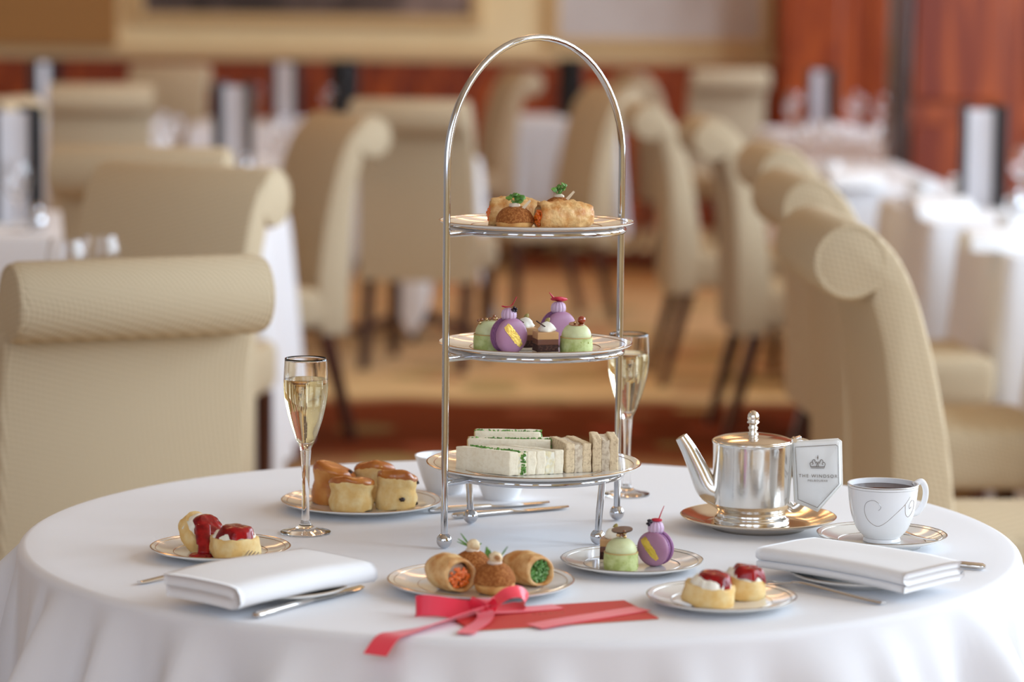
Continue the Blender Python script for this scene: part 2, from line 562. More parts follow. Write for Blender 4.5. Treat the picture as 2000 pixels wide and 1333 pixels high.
# ceiling lamps: warm glass discs in metal rims, each with its own light
M['lamp_glow'] = bpy.data.materials.new('lamp_glow')
M['lamp_glow'].use_nodes = True
_b = M['lamp_glow'].node_tree.nodes['Principled BSDF']
_b.inputs['Emission Color'].default_value = (1.0, 0.68, 0.38, 1)
_b.inputs['Emission Strength'].default_value = 2.0
for (lx, ly) in CEIL_LAMPS:
    t = thing('ceiling_lamp', 'round warm ceiling lamp with brass rim above the dining room', 'ceiling lamp', (lx, ly, ROOM_H), 0, 'ceiling lamps of the dining room')
    MB().add(*lathe([(0.0, -0.06), (0.25, -0.055), (0.3, -0.04), (0.3, 0)], 32)).build('diffuser', M['lamp_glow'], t)
    MB().add(*lathe([(0.29, 0), (0.29, -0.05), (0.34, -0.05), (0.35, 0)], 32)).build('rim', M['gold'], t)
    area_light('ceiling_lamp_light', (lx, ly, ROOM_H - 0.08), (0, 0, 0), 0.9, 0.9, CEIL_POWER, (1.0, 0.50, 0.20)).data.shape = 'DISK'

# ------------------------------------------------------------------ tables and cloths
TZ = 0.75


def round_cloth(R, zt, z_hem, seed):
    """round cloth: flat top, soft edge, hanging folds"""
    NA = 420
    v, f, rows = [], [], []
    rad = [0.08, 0.2, 0.35, 0.48, R - 0.03, R - 0.012]
    v.append((0, 0, zt))
    for r in rad:
        rows.append([(r * cos(2 * pi * i / NA), r * sin(2 * pi * i / NA), zt) for i in range(NA)])
    er = 0.012
    for k in range(1, 6):
        a = k / 5 * pi / 2
        rows.append([((R - er + er * sin(a)) * cos(2 * pi * i / NA), (R - er + er * sin(a)) * sin(2 * pi * i / NA), zt - er + er * cos(a)) for i in range(NA)])

    def fold(a):
        p = Vector((cos(a) * 5.0 + seed, sin(a) * 5.0, 0.3))
        q = Vector((cos(a) * 10.0, sin(a) * 10.0 + seed, 1.7))
        left = max(0, -cos(a + 0.15)) ** 2
        s = noise.noise(p) * 1.1 + noise.noise(q) * (1.2 + 0.4 * left) + 0.8 * left * sin(a * 34 + 2 * noise.noise(p * 2))
        return s
    H = zt - er - z_hem
    for k in range(1, 26):
        t = k / 25
        z = zt - er - H * t
        g = min(1, (t * H / 0.13)) ** 0.75
        row = []
        for i in range(NA):
            a = 2 * pi * i / NA
            s = fold(a)
            d = 0.010 * g + g * 0.050 * (s + 0.25) * (1 + 0.5 * t) + 0.02 * g * max(0, s) ** 2
            r = R + 0.05 * t + (d if d > 0 else d * 0.08)
            aa = a + 0.012 * g * noise.noise(Vector((cos(a) * 5, sin(a) * 5, 4)))
            row.append((r * cos(aa), r * sin(aa), z))
        rows.append(row)
    for row in rows:
        v += row
    for i in range(NA):
        f.append((0, 1 + i, 1 + (i + 1) % NA))
    for k in range(len(rows) - 1):
        for i in range(NA):
            j = (i + 1) % NA
            a, b = 1 + k * NA, 1 + (k + 1) * NA
            f.append((a + i, b + i, b + j, a + j))
    return v, f


def square_cloth(hx, hy, zt, z_hem, corner_drop, seed):
    """rectangular cloth: rounded corners, longer points at the corners, folds gathered there"""
    n = 40
    per = []
    for (cx, cy, a0) in ((1, 1, 0), (-1, 1, pi / 2), (-1, -1, pi), (1, -1, 3 * pi / 2)):
        for k in range(9):
            a = a0 + k / 8 * pi / 2
            rc = 0.035
            per.append((cx * (hx - rc) + rc * cos(a), cy * (hy - rc) + rc * sin(a), cos(a), sin(a), 1 - abs(k - 4) / 4 * 0.35))
        nx, ny = cos(a0 + pi / 2), sin(a0 + pi / 2)
        L = 2 * ((hx if abs(ny) > 0.5 else hy) - 0.035)
        sx, sy = per[-1][0], per[-1][1]
        for k in range(1, n):
            t = k / n
            d = min(t, 1 - t)
            per.append((sx - ny * L * t, sy + nx * L * t, nx, ny, max(0, 0.65 - d * 3.2)))
    m = len(per)
    v, f = [(0, 0, zt)], []
    rows = [[(p[0] * s, p[1] * s, zt) for p in per] for s in (0.5, 0.97)]
    for k in range(1, 5):
        a = k / 4 * pi / 2
        rows.append([(p[0] - p[2] * 0.01 * (1 - sin(a)), p[1] - p[3] * 0.01 * (1 - sin(a)), zt - 0.01 * (1 - cos(a))) for p in per])
    for k in range(1, 15):
        t = k / 14
        row = []
        for i, p in enumerate(per):
            s = noise.noise(Vector((p[0] * 6 + seed, p[1] * 6, 0.5))) + 0.6 * noise.noise(Vector((p[0] * 15, p[1] * 15 + seed, 2)))
            z = zt - 0.01 - t * (zt - 0.01 - z_hem + corner_drop * p[4])
            r = t * (0.02 + 0.055 * p[4] + 0.035 * s) + 0.004
            row.append((p[0] + p[2] * r, p[1] + p[3] * r, z))
        rows.append(row)
    for r in rows:
        v += r
    for i in range(m):
        f.append((0, 1 + i, 1 + (i + 1) % m))
    for k in range(len(rows) - 1):
        for i in range(m):
            j = (i + 1) % m
            a, b = 1 + k * m, 1 + (k + 1) * m
            f.append((a + i, b + i, b + j, a + j))
    return v, f


def pedestal_table(label, cx, cy, shape, group=None, rotz=0):
    t = thing('dining_table', label, 'table', (cx, cy, 0), rotz, group)
    if shape[0] == 'round':
        MB().add(*lathe([(0, 0.715), (shape[1], 0.715), (shape[1], TZ - 0.006), (0, TZ - 0.006)], 64)).build('table_top', M['leg_wood'], t)
    else:
        MB().add(*rbox(2 * shape[1], 2 * shape[2], 0.03, 0.004), TR(0, 0, 0.714)).build('table_top', M['leg_wood'], t)
    MB().add(*lathe([(0.0, 0.05), (0.07, 0.05), (0.045, 0.12), (0.035, 0.4), (0.05, 0.66), (0.09, 0.714), (0, 0.714)], 24)).build('pedestal', M['leg_wood'], t)
    for k in range(4):
        a = k * pi / 2 + pi / 4
        MB().add(*tube([(0.03 * cos(a), 0.03 * sin(a), 0.1), (0.15 * cos(a), 0.15 * sin(a), 0.05), (0.27 * cos(a), 0.27 * sin(a), 0.02)], [0.025, 0.022, 0.018], 8)).build('foot', M['leg_wood'], t)
    return t


# main table
R_TAB = 0.6
pedestal_table('round pedestal dining table under the laid white cloth', 0, 0, ('round', R_TAB - 0.012))
tc = MB().add(*round_cloth(R_TAB, TZ, 0.10, 3.0)).build('tablecloth', M['cloth'], sharp=None)
tag(tc, 'white linen cloth on the round table laid for afternoon tea', 'tablecloth')

BG_TABLES = [  # cx, cy, hx, hy, rot, hem, corner drop, label of table, of cloth
    (-1.02, 1.98, 0.30, 0.30, 0, 0.30, 0.10, 'between the two facing cream chairs'),
    (-1.22, 4.92, 0.53, 0.48, 0, 0.06, 0.0, 'reaching the floor behind the brown shaded chair back'),
    (-1.26, 8.05, 0.42, 0.60, 0, 0.25, 0.10, 'carrying the black menu folder and wine glasses'),
    (-0.42, 8.75, 0.20, 0.20, pi / 4, 0.40, 0.36, 'whose corner hangs below a grey chair seat'),
    (0.28, 13.35, 0.30, 0.40, 0, 0.2, 0.1, 'in front of the mahogany wainscot'),
    (1.68, 3.00, 0.45, 0.43, 0, 0.12, 0.08, 'beside the side-on chair row, first from the round table'),
    (1.72, 4.55, 0.45, 0.42, 0, 0.12, 0.08, 'with a white cup and saucer near its edge'),
    (1.68, 5.90, 0.45, 0.60, 0, 0.12, 0.08, 'carrying the tall pale menu folder'),
    (1.36, 7.90, 0.22, 0.90, 0, 0.12, 0.08, 'against the end of the mahogany partition'),
    (1.72, 11.6, 0.45, 0.60, 0, 0.12, 0.08, 'behind the partition, set with wine glasses'),
    (-2.25, 11.6, 0.45, 0.45, 0, 0.2, 0.1, 'between the far cream chairs'),
    (-1.25, 12.2, 0.45, 0.45, 0, 0.2, 0.1, 'under the dark painting'),
]
for k, (cx, cy, hx, hy, rz, hem, cdp, where) in enumerate(BG_TABLES):
    pedestal_table('cloth covered pedestal table ' + where, cx, cy, ('rect', hx - 0.01, hy - 0.01), None, rz)
    o = MB().add(*square_cloth(hx, hy, TZ, hem, cdp, k * 2.7)).build('tablecloth', M['cloth'], loc=(cx, cy, 0), rot=(0, 0, rz), sharp=None)
    tag(o, 'white cloth on the square table ' + where, 'tablecloth')

# ------------------------------------------------------------------ chairs


def make_chair():
    root = thing('dining_chair', 'x', 'chair')
    W = 0.445
    front = spline([(0, -0.145, 0.40), (0, -0.15, 0.55), (0, -0.175, 0.72), (0, -0.215, 0.88), (0, -0.255, 0.97), (0, -0.305, 1.022)], 5)
    prof = [(p.y, p.z) for p in front]
    cy, cz, r = -0.338, 0.965, 0.066
    for k in range(0, 15):
        a = radians(68 + k * 17)
        prof.append((cy + r * cos(a), cz + r * sin(a)))
    rear = spline([(0, -0.302, 0.895), (0, -0.278, 0.80), (0, -0.262, 0.62), (0, -0.255, 0.34)], 5)
    prof += [(p.y, p.z) for p in rear] + [(-0.165, 0.34)]
    bk = MB().add(*prism(prof, W, 'X', 0.014, 2)).build('backrest', M['fabric'], root, sharp=0.7)
    for s in (-1, 1):                                        # piped edge round the rolled ends
        pts = [(s * (W / 2 - 0.004), cy + (r - 0.008) * cos(a), cz + (r - 0.008) * sin(a)) for a in [2 * pi * i / 28 for i in range(28)]]
        MB().add(*tube(pts, 0.005, 6, closed=True)).build('piping', M['fabric'], bk)
    v, f = gbox(W, 0.43, 0.135, 0.03, 2, 0.004, 6, 2)
    MB().add(v, f, TR(0, 0.01, 0.36)).build('seat', M['fabric'], root)
    for sx in (-1, 1):
        MB().add(*prism([(-0.022, 0.36), (0.022, 0.36), (0.014, 0), (-0.014, 0)], 0.04, 'X', 0.004), TR(sx * 0.19, 0.19, 0)).build('leg', M['leg_wood'], root, smooth=False)
        MB().add(*prism([(-0.205, 0.36), (-0.16, 0.36), (-0.265, 0), (-0.293, 0)], 0.04, 'X', 0.004), TR(sx * 0.19, 0, 0)).build('leg', M['leg_wood'], root, smooth=False)
    return root


# chair position is given by the middle of the top roll; angle 0 faces away from the camera (+Y)
CHAIRS = [
    (-0.585, 1.03, 27, 'cream woven rolled-back chair standing close behind the laid round table'),
    (-0.725, 2.95, 154, 'brown shaded chair back with a bright rolled end facing the nearest cream chair'),
    (-0.93, 3.75, -8, 'chair with a cream roll half hidden behind the brown shaded chair back'),
    (-0.56, 5.98, 118, 'tall chair seen from its shaded front, dark splayed rear leg on the carpet'),
    (-0.40, 7.50, -12, 'grey cream chair seen squarely from behind with a white cloth corner below'),
    (0.02, 12.4, 105, 'slim side-on chair before the mahogany wainscot'),
    (0.42, 9.6, 112, 'brown shaded chair with a pale edge by the aisle, behind the stand arch'),
    (-1.78, 9.1, 10, 'pale lit chair back at the menu table below the ochre wall'),
    (-1.95, 13.1, 175, 'farthest pale chair back under the dark painting'),
    (-1.86, 7.3, 80, 'side-on chair with pale edge left of the menu table'),
    (0.545, 1.62, -87, 'side-on cream chair with brown rolled end beside the teapot, foremost of the aisle row'),
    (0.605, 2.90, -86, 'second chair of the aisle row behind the teapot'),
    (0.665, 4.20, -86, 'third chair of the aisle row behind the teapot'),
    (0.610, 6.05, -86, 'fourth chair of the aisle row behind the teapot'),
    (0.47, 7.40, -86, 'fifth chair of the aisle row behind the teapot'),
    (0.62, 12.3, -80, 'last chair of the aisle row near the wainscot'),
    (1.22, 13.4, 8, 'brightly lit pale chair back below the pale picture'),
]
proto = make_chair()
for k, (cx, cy, deg, lab) in enumerate(CHAIRS):
    o = proto if k == 0 else copy_tree(proto)
    a = radians(deg)
    # roll centre lies 0.335 m behind the chair origin
    o.location = (cx - 0.335 * sin(a), cy + 0.335 * cos(a), 0)
    o.rotation_euler = (0, 0, a)
    o.scale = (0.93, 0.93, 0.96) if k == 0 else (1, 1, 1)
    tag(o, lab, 'chair', 'rolled-back dining chairs')

# ------------------------------------------------------------------ background table settings


def make_menu():
    t = thing('menu_folder', 'x', 'menu')
    for s in (-1, 1):
        MB().add(*rbox(0.012, 0.13, 0.33, 0.002), TR(s * 0.05, 0.0, 0, rz=s * 0.35)).build('cover', M['menu_black'], t, smooth=False)
    MB().add(*rbox(0.085, 0.008, 0.315, 0.001), TR(0, -0.01, 0)).build('page', M['paper'], t, smooth=False)
    return t


MENUS = [(-1.08, 7.75, 0, 'standing black menu folder with pale page on the table behind the cream roll chair'),
         (1.49, 6.00, 0.0, 'tall standing menu folder with pale pages on the window table'),
         (1.53, 11.5, 0.4, 'standing menu folder between wine glasses behind the partition'),
         (-1.22, 12.0, 0.2, 'standing menu folder on the table under the dark painting'),
         (-0.93, 12.3, 1.2, 'black menu folder edge-on before the wainscot'),
         (-2.42, 11.5, 0.9, 'standing menu folder between the far cream chairs'),
         (-1.45, 4.95, 0.3, 'standing black menu folder on the floor-length cloth table'),
         (0.30, 13.3, 1.3, 'standing menu folder on the small table before the wainscot')]
mproto = make_menu()
for k, (x, y, rz, lab) in enumerate(MENUS):
    o = mproto if k == 0 else copy_tree(mproto)
    o.location, o.rotation_euler = (x, y, TZ + 0.001), (0, 0, rz)
    tag(o, lab, 'menu', 'standing menu folders')


def make_wineglass():
    t = thing('wine_glass', 'x', 'glass')
    prof = [(0, 0), (0.033, 0.0), (0.033, 0.002), (0.006, 0.006), (0.004, 0.02), (0.004, 0.08), (0.010, 0.09), (0.030, 0.11), (0.038, 0.135), (0.036, 0.17), (0.030, 0.195),
            (0.0285, 0.195), (0.0345, 0.17), (0.0365, 0.135), (0.0285, 0.112), (0.008, 0.093), (0, 0.091)]
    MB().add(*lathe(prof, 28)).build('glass_body', M['glass'], t)
    return t


GL = [(-0.84, 1.93, 'table between the two facing cream chairs'), (-0.79, 2.03, 'table between the two facing cream chairs'), (-1.34, 8.0, 'table with the black menu folder'), (-1.44, 8.3, 'table with the black menu folder'), (-0.92, 7.7, 'table with the black menu folder'), (-0.86, 8.0, 'table with the black menu folder'), (-0.95, 8.3, 'table with the black menu folder'),
      (1.38, 11.3, 'table behind the partition'), (1.72, 11.4, 'table behind the partition'), (1.86, 11.6, 'table behind the partition'), (1.45, 11.9, 'table behind the partition'), (1.75, 11.9, 'table behind the partition'),
      (1.62, 5.95, 'window table with the tall menu'), (1.68, 6.2, 'window table with the tall menu'), (-1.5, 4.7, 'floor-length cloth table'), (-1.38, 4.6, 'floor-length cloth table'), (-1.6, 4.6, 'floor-length cloth table'),
      (1.25, 8.2, 'table at the partition end'), (1.40, 8.0, 'table at the partition end'), (1.12, 8.0, 'table at the partition end'), (-1.0, 12.1, 'table under the dark painting'), (-1.4, 12.3, 'table under the dark painting'), (-2.3, 11.4, 'table between the far cream chairs')]
gproto = make_wineglass()
for k, (x, y, where) in enumerate(GL):
    o = gproto if k == 0 else copy_tree(gproto)
    o.location = (x, y, TZ + 0.001)
    tag(o, 'clear stemmed wine glass standing on the ' + where, 'glass', 'wine glasses on the ' + where)


def make_bg_cup():
    t = thing('teacup', 'x', 'cup')
    c = MB().add(*lathe([(0, 0.012), (0.022, 0.010), (0.022, 0.014), (0.036, 0.035), (0.042, 0.075), (0.0395, 0.075), (0.033, 0.036), (0.018, 0.017), (0, 0.017)], 28)).build('cup_bowl', M['white_china'], t)
    MB().add(*tube(spline([(0.038, 0, 0.062), (0.058, 0, 0.062), (0.06, 0, 0.045), (0.035, 0, 0.032)], 5), 0.004, 8)).build('handle', M['white_china'], t)
    MB().add(*lathe([(0, 0), (0.04, 0), (0.075, 0.014), (0.074, 0.016), (0.04, 0.006), (0, 0.006)], 32)).build('saucer', M['white_china'], t)
    return t


cproto = make_bg_cup()
for k, (x, y, lab) in enumerate([(1.36, 4.60, 'white cup on a saucer at the corner of the window table'), (1.33, 6.25, 'white cup on a saucer on the table with the tall menu'), (1.50, 6.42, 'white cup on a saucer behind the tall menu'), (1.15, 7.3, 'white cup on a saucer at the partition end table'), (1.6, 4.75, 'white cup on a saucer at the far side of the window table')]):
    o = cproto if k == 0 else copy_tree(cproto)
    o.location, o.rotation_euler = (x, y, TZ + 0.001), (0, 0, 0.5 * k)
    tag(o, lab, 'cup', 'cups on the window tables')


def bg_napkin(x, y, rz, lab):
    o = MB().add(*disp(prism([(-0.06, 0), (0.06, 0), (0.055, 0.035), (0, 0.06), (-0.055, 0.035)], 0.2, 'X', 0.01, 3), 0.004, 12)).build('folded_napkin', M['napkin'], loc=(x, y, TZ + 0.002), rot=(0, 0, rz))
    tag(o, lab, 'napkin', 'napkins on the background tables')


for (x, y, where) in ((-1.02, 7.52, 'beside the black menu folder'), (-1.33, 4.62, 'on the floor-length cloth table'), (1.58, 5.80, 'beside the tall pale menu')):
    t = thing('salt_shaker', 'small shiny silver salt shaker ' + where, 'shaker', (x, y, TZ + 0.001), 0, 'silver salt shakers')
    MB().add(*lathe([(0, 0), (0.020, 0), (0.024, 0.01), (0.026, 0.025), (0.020, 0.042), (0.014, 0.050), (0, 0.050)], 24)).build('shaker_body', M['chrome'], t)
    MB().add(*lathe([(0.014, 0.050), (0.0155, 0.053), (0.014, 0.064), (0.008, 0.070), (0, 0.072)], 24)).build('shaker_cap', M['chrome'], t)
bg_napkin(1.30, 5.55, 0.3, 'white folded napkin in front of the tall pale menu')
bg_napkin(1.28, 4.3, 0.2, 'white folded napkin at the near corner of the window table')
bg_napkin(-1.25, 7.62, 0.4, 'white folded napkin beside the black menu folder')
bg_napkin(1.2, 7.0, 0.2, 'white folded napkin on the partition end table')
bg_napkin(1.58, 11.2, 0.2, 'white folded napkin between wine glasses behind the partition')
bg_napkin(1.86, 11.15, 0.2, 'white folded napkin beside the glasses near the mahogany bay')
#@@FOOD
# ------------------------------------------------------------------ food and ware materials
SS = (0.006, 0.004, 0.003)
M['bread_white'] = mat('white_bread', (0.94, 0.85, 0.66), 0.9, spec=0.1, mix=((0.86, 0.75, 0.55), 260, 0.45, 0.75, 6), bump=(420, 0.35, 0.0012))
M['bread_brown'] = mat('brown_bread', (0.80, 0.64, 0.42), 0.9, spec=0.1, mix=((0.56, 0.41, 0.26), 300, 0.48, 0.72, 6), bump=(420, 0.45, 0.0014))
M['crust'] = mat('bread_crust', (0.55, 0.36, 0.16), 0.8, spec=0.15)
M['egg'] = mat('egg_filling', (0.86, 0.76, 0.48), 0.6, mix=((0.90, 0.86, 0.72), 180, 0.4, 0.6))
M['tuna'] = mat('fish_filling', (0.72, 0.61, 0.45), 0.7, mix=((0.52, 0.40, 0.28), 240, 0.45, 0.65))
M['cress'] = mat('cress_green', (0.16, 0.34, 0.06), 0.5, mix=((0.05, 0.16, 0.02), 200, 0.4, 0.65))
M['leaf'] = mat('leaf_green', (0.07, 0.20, 0.03), 0.45, mix=((0.20, 0.40, 0.08), 150, 0.45, 0.65))
M['scone'] = mat('scone_crumb', (0.78, 0.50, 0.18), 0.7, spec=0.25, mix=((0.86, 0.66, 0.33), 60, 0.4, 0.65), bump=(160, 0.4, 0.002))
M['scone_glaze'] = mat('glazed_crust', (0.36, 0.09, 0.012), 0.26, spec=0.5, mix=((0.60, 0.22, 0.04), 45, 0.4, 0.7), bump=(140, 0.2, 0.001), coat=0.3)
M['scone_dark'] = mat('scone_baked_side', (0.50, 0.17, 0.03), 0.42, mix=((0.68, 0.32, 0.08), 40, 0.4, 0.68), bump=(150, 0.3, 0.0015))
M['raisin'] = mat('raisin', (0.03, 0.012, 0.008), 0.45, bump=(400, 0.5, 0.001))
M['cream'] = mat('clotted_cream', (0.90, 0.86, 0.74), 0.5, spec=0.4, bump=(140, 0.25, 0.002), sss=(0.2, SS, 0.5))
M['jam'] = mat('strawberry_jam', (0.36, 0.006, 0.008), 0.16, spec=0.35, mix=((0.17, 0.002, 0.004), 90, 0.4, 0.65), bump=(130, 0.35, 0.002), coat=0.15)
M['craquelin'] = mat('choux_craquelin', (0.30, 0.095, 0.022), 0.75, spec=0.2, mix=((0.48, 0.19, 0.055), 420, 0.45, 0.62, 6), bump=(520, 0.8, 0.002))
M['choux'] = mat('choux_base', (0.58, 0.25, 0.06), 0.6, mix=((0.74, 0.42, 0.14), 70, 0.4, 0.65), bump=(160, 0.3, 0.0015))
M['fried'] = mat('fried_pastry', (0.56, 0.22, 0.045), 0.42, mix=((0.82, 0.52, 0.22), 75, 0.36, 0.62, 5), bump=(230, 0.7, 0.002))
M['baked_roll'] = mat('baked_roll', (0.54, 0.22, 0.05), 0.5, mix=((0.82, 0.55, 0.25), 55, 0.38, 0.62, 5), bump=(260, 0.25, 0.001))
M['roe'] = mat('orange_roe', (0.90, 0.17, 0.012), 0.12, spec=0.7, coat=0.5, sss=(0.3, (0.004, 0.002, 0.001), 0.5))
M['chive'] = mat('chopped_chive', (0.10, 0.26, 0.05), 0.4, mix=((0.42, 0.58, 0.30), 300, 0.5, 0.68))
M['mousse'] = mat('pale_mousse', (0.72, 0.60, 0.47), 0.55)
M['pistachio'] = mat('pistachio_cream', (0.66, 0.70, 0.40), 0.45, mix=((0.60, 0.63, 0.33), 120, 0.4, 0.7), sss=(0.15, SS, 0.5))
M['tart_shell'] = mat('pistachio_shell', (0.40, 0.46, 0.14), 0.6, mix=((0.56, 0.62, 0.27), 90, 0.4, 0.6), bump=(300, 0.5, 0.0015))
M['tart_edge'] = mat('tart_pastry_edge', (0.55, 0.38, 0.14), 0.6)
M['nut_green'] = mat('chopped_pistachio', (0.50, 0.56, 0.18), 0.5)
M['macaron'] = mat('mauve_macaron', (0.39, 0.19, 0.30), 0.42, spec=0.35, mix=((0.42, 0.22, 0.33), 60, 0.4, 0.7))
M['macaron_foot'] = mat('mauve_macaron_foot', (0.27, 0.11, 0.24), 0.8, bump=(600, 0.9, 0.002))
M['macaron_fill'] = mat('berry_cream', (0.36, 0.16, 0.34), 0.5)
M['rosette'] = mat('piped_lilac_cream', (0.62, 0.44, 0.60), 0.45, sss=(0.15, SS, 0.5))
M['gold_leaf'] = mat('gold_leaf', (0.80, 0.55, 0.13), 0.38, metal=0.85, bump=(300, 0.5, 0.001))
M['berry'] = mat('blackberry', (0.012, 0.004, 0.014), 0.2, spec=0.6)
M['petal'] = mat('red_petal', (0.55, 0.02, 0.05), 0.45)
M['chocolate'] = mat('chocolate', (0.055, 0.02, 0.010), 0.3)
M['milk_choc'] = mat('milk_chocolate', (0.20, 0.075, 0.030), 0.3)
M['mocha'] = mat('mocha_layer', (0.58, 0.33, 0.14), 0.4)
M['ganache'] = mat('ganache_layer', (0.15, 0.055, 0.030), 0.4)
M['sponge'] = mat('chocolate_sponge', (0.045, 0.018, 0.012), 0.9, mix=((0.12, 0.05, 0.03), 500, 0.5, 0.7), bump=(600, 0.8, 0.0015))
M['layer_cream'] = mat('cream_layer', (0.78, 0.66, 0.47), 0.6)
M['bead'] = mat('caramel_bead', (0.30, 0.10, 0.03), 0.12, spec=0.7, coat=0.6)
M['gold_bead'] = mat('gold_bead', (0.62, 0.42, 0.20), 0.2, metal=0.9)
M['red_bead'] = mat('red_bead', (0.34, 0.05, 0.015), 0.15, spec=0.7, coat=0.6)
M['hazelnut'] = mat('hazelnut', (0.72, 0.52, 0.28), 0.5, mix=((0.80, 0.66, 0.42), 120, 0.4, 0.6))
M['nut_core'] = mat('hazelnut_core', (0.42, 0.20, 0.07), 0.6)
M['pistachio_nut'] = mat('pistachio_nut', (0.34, 0.27, 0.08), 0.5)
M['ribbon'] = mat('satin_ribbon', (0.86, 0.030, 0.070), 0.32, spec=0.5, sheen=0.25)
M['card'] = mat('red_card', (0.62, 0.060, 0.050), 0.55)
M['coffee'] = mat('black_coffee', (0.06, 0.022, 0.008), 0.05, spec=0.2, ior=1.2)
M['print'] = mat('grey_brown_print', (0.20, 0.16, 0.13), 0.6)
M['sleeve'] = mat('sleeve_cotton', (0.83, 0.83, 0.81), 0.8, spec=0.2, bump=(30, 0.25, 0.004))
M['sleeve_edge'] = mat('sleeve_binding', (0.82, 0.79, 0.73), 0.8, spec=0.2)

# ------------------------------------------------------------------ plates


def plate_profile(R, h):
    return [(0, 0.003), (0.54 * R, 0.003), (0.555 * R, 0), (0.60 * R, 0), (0.62 * R, 0.003), (0.80 * R, 0.5 * h), (0.98 * R, h - 0.0025), (R, h - 0.0006),
            (0.996 * R, h + 0.0006), (0.985 * R, h + 0.0004), (0.82 * R, 0.66 * h), (0.70 * R, 0.0070), (0.66 * R, 0.0061), (0.60 * R, 0.0055), (0, 0.0055)]


def plate(label, x, y, z, R, band, group=None, h=0.0125, cat='plate', name='plate', inner=True, china=None):
    t = thing(name, label, cat, (x, y, z), 0, group)
    MB().add(*lathe(plate_profile(R, h), 96)).build('plate_body', china or M['china'], t, sharp=None)

    def ring(nm, r, zz, w):
        MB().add(*lathe([(r - w, zz - 0.0002), (r, zz + 0.0004), (r + w, zz - 0.0002), (r, zz - 0.0008), (r - w, zz - 0.0002)], 96)).build(nm, band, t)
    ring('rim_band', 0.994 * R, h + 0.0004, 0.0011)
    if inner:
        zi = 0.66 * h + (h + 0.0004 - 0.66 * h) * (0.93 - 0.82) / 0.165
        ring('inner_line', 0.93 * R, zi + 0.0001, 0.0005)
        ring('well_line', 0.675 * R, 0.0066, 0.0006)
    return t


PF = 0.0056            # food floor above a plate's base

# ------------------------------------------------------------------ three-tier stand
SX, SY = 0.0158, 0.005
TIERS = [(0.0750, 0.1295, 0.107), (0.2210, 0.1165, 0.104), (0.3670, 0.1165, 0.104)]   # plate base height, plate radius, ring radius
st = thing('tiered_cake_stand', 'chrome three-tier cake stand with arched handle and ball feet on the white cloth', 'cake stand', (SX, SY, TZ + 0.0006))
AD = Vector((0.105, 0.1025, 0)); AR = AD.length; AD.normalize()          # arch plane: front left foot to back right foot
BD = Vector((0.072, -0.062, 0)).normalized()
r_t = 0.0042
pts = [AD * -AR + Vector((0, 0, 0.012))] + [AD * -AR + Vector((0, 0, z)) for z in (0.1, 0.25, 0.40)]
zc = 0.598 - AR
for k in range(0, 33):
    a = pi - k / 32 * pi
    pts.append(AD * (AR * cos(a)) + Vector((0, 0, zc + AR * sin(a))))
pts += [AD * AR + Vector((0, 0, z)) for z in (0.40, 0.25, 0.1, 0.012)]
MB().add(*tube(pts, r_t, 14)).build('arch', M['chrome'], st)
for s in (-1, 1):
    MB().add(*ico(0.0092, 4), TR(*(AD * AR * s + Vector((0, 0, 0.0092))))).build('ball_foot', M['chrome'], st)
for k, (pz, PR, RR) in enumerate(TIERS):
    h = 0.0125
    zr = pz + 0.5 * h + (RR / PR - 0.80) / 0.18 * (0.5 * h - 0.0025) - 0.0047       # ring just under the plate
    ring = [(RR * cos(2 * pi * i / 72), RR * sin(2 * pi * i / 72), zr) for i in range(72)]
    rg = MB().add(*tube(ring, 0.0041, 12, closed=True)).build('tier_ring', M['chrome'], st)
    for s in (-1, 1):
        MB().add(*tube([AD * (AR - 0.002) * s + Vector((0, 0, zr)), AD * (RR) * s + Vector((0, 0, zr))], 0.0038, 10)).build('arm', M['chrome'], rg)
    if k == 0:
        for s in (-1, 1):
            MB().add(*tube([BD * RR * s + Vector((0, 0, zr)), BD * (RR - 0.004) * s + Vector((0, 0, 0.04)), BD * (RR - 0.006) * s + Vector((0, 0, 0.012))], r_t, 12)).build('leg', M['chrome'], st)
            MB().add(*ico(0.0092, 4), TR(*(BD * (RR - 0.006) * s + Vector((0, 0, 0.0092))))).build('ball_foot', M['chrome'], st)
tier_z = []
for k, ((pz, PR, RR), w) in enumerate(zip(TIERS, ('large china plate of finger sandwiches on the lowest tier', 'china plate of petits fours on the middle tier', 'china plate of savoury pastries on the top tier'))):
    plate(w, SX, SY, TZ + pz + 0.0012, PR, M['gold'])
    tier_z.append(TZ + pz + 0.0012 + PF)

# ------------------------------------------------------------------ small food builders


def sprig(parent, x, y, z, n, size, seed, m, name='herb_sprig'):
    """little bunch of curled leaves on short stems, one garnish"""
    rnd = random.Random(seed)
    mb = MB()
    for k in range(n):
        a = rnd.uniform(0, 2 * pi); el = rnd.uniform(0.5, 1.4); L = size * rnd.uniform(0.6, 1.1)
        tip = Vector((cos(a) * cos(el), sin(a) * cos(el), sin(el))) * L
        mb.add(*tube([(0, 0, 0), tip * 0.6], size * 0.05, 5))
        mb.add(*ico(size * 0.30, 2, (1.0, 0.8, 0.35), 0.5, 2.2, seed + k), TR(tip.x, tip.y, tip.z, rnd.uniform(-1, 1), rnd.uniform(-1, 1), a))
    return mb.build(name, m, parent, (x, y, z))


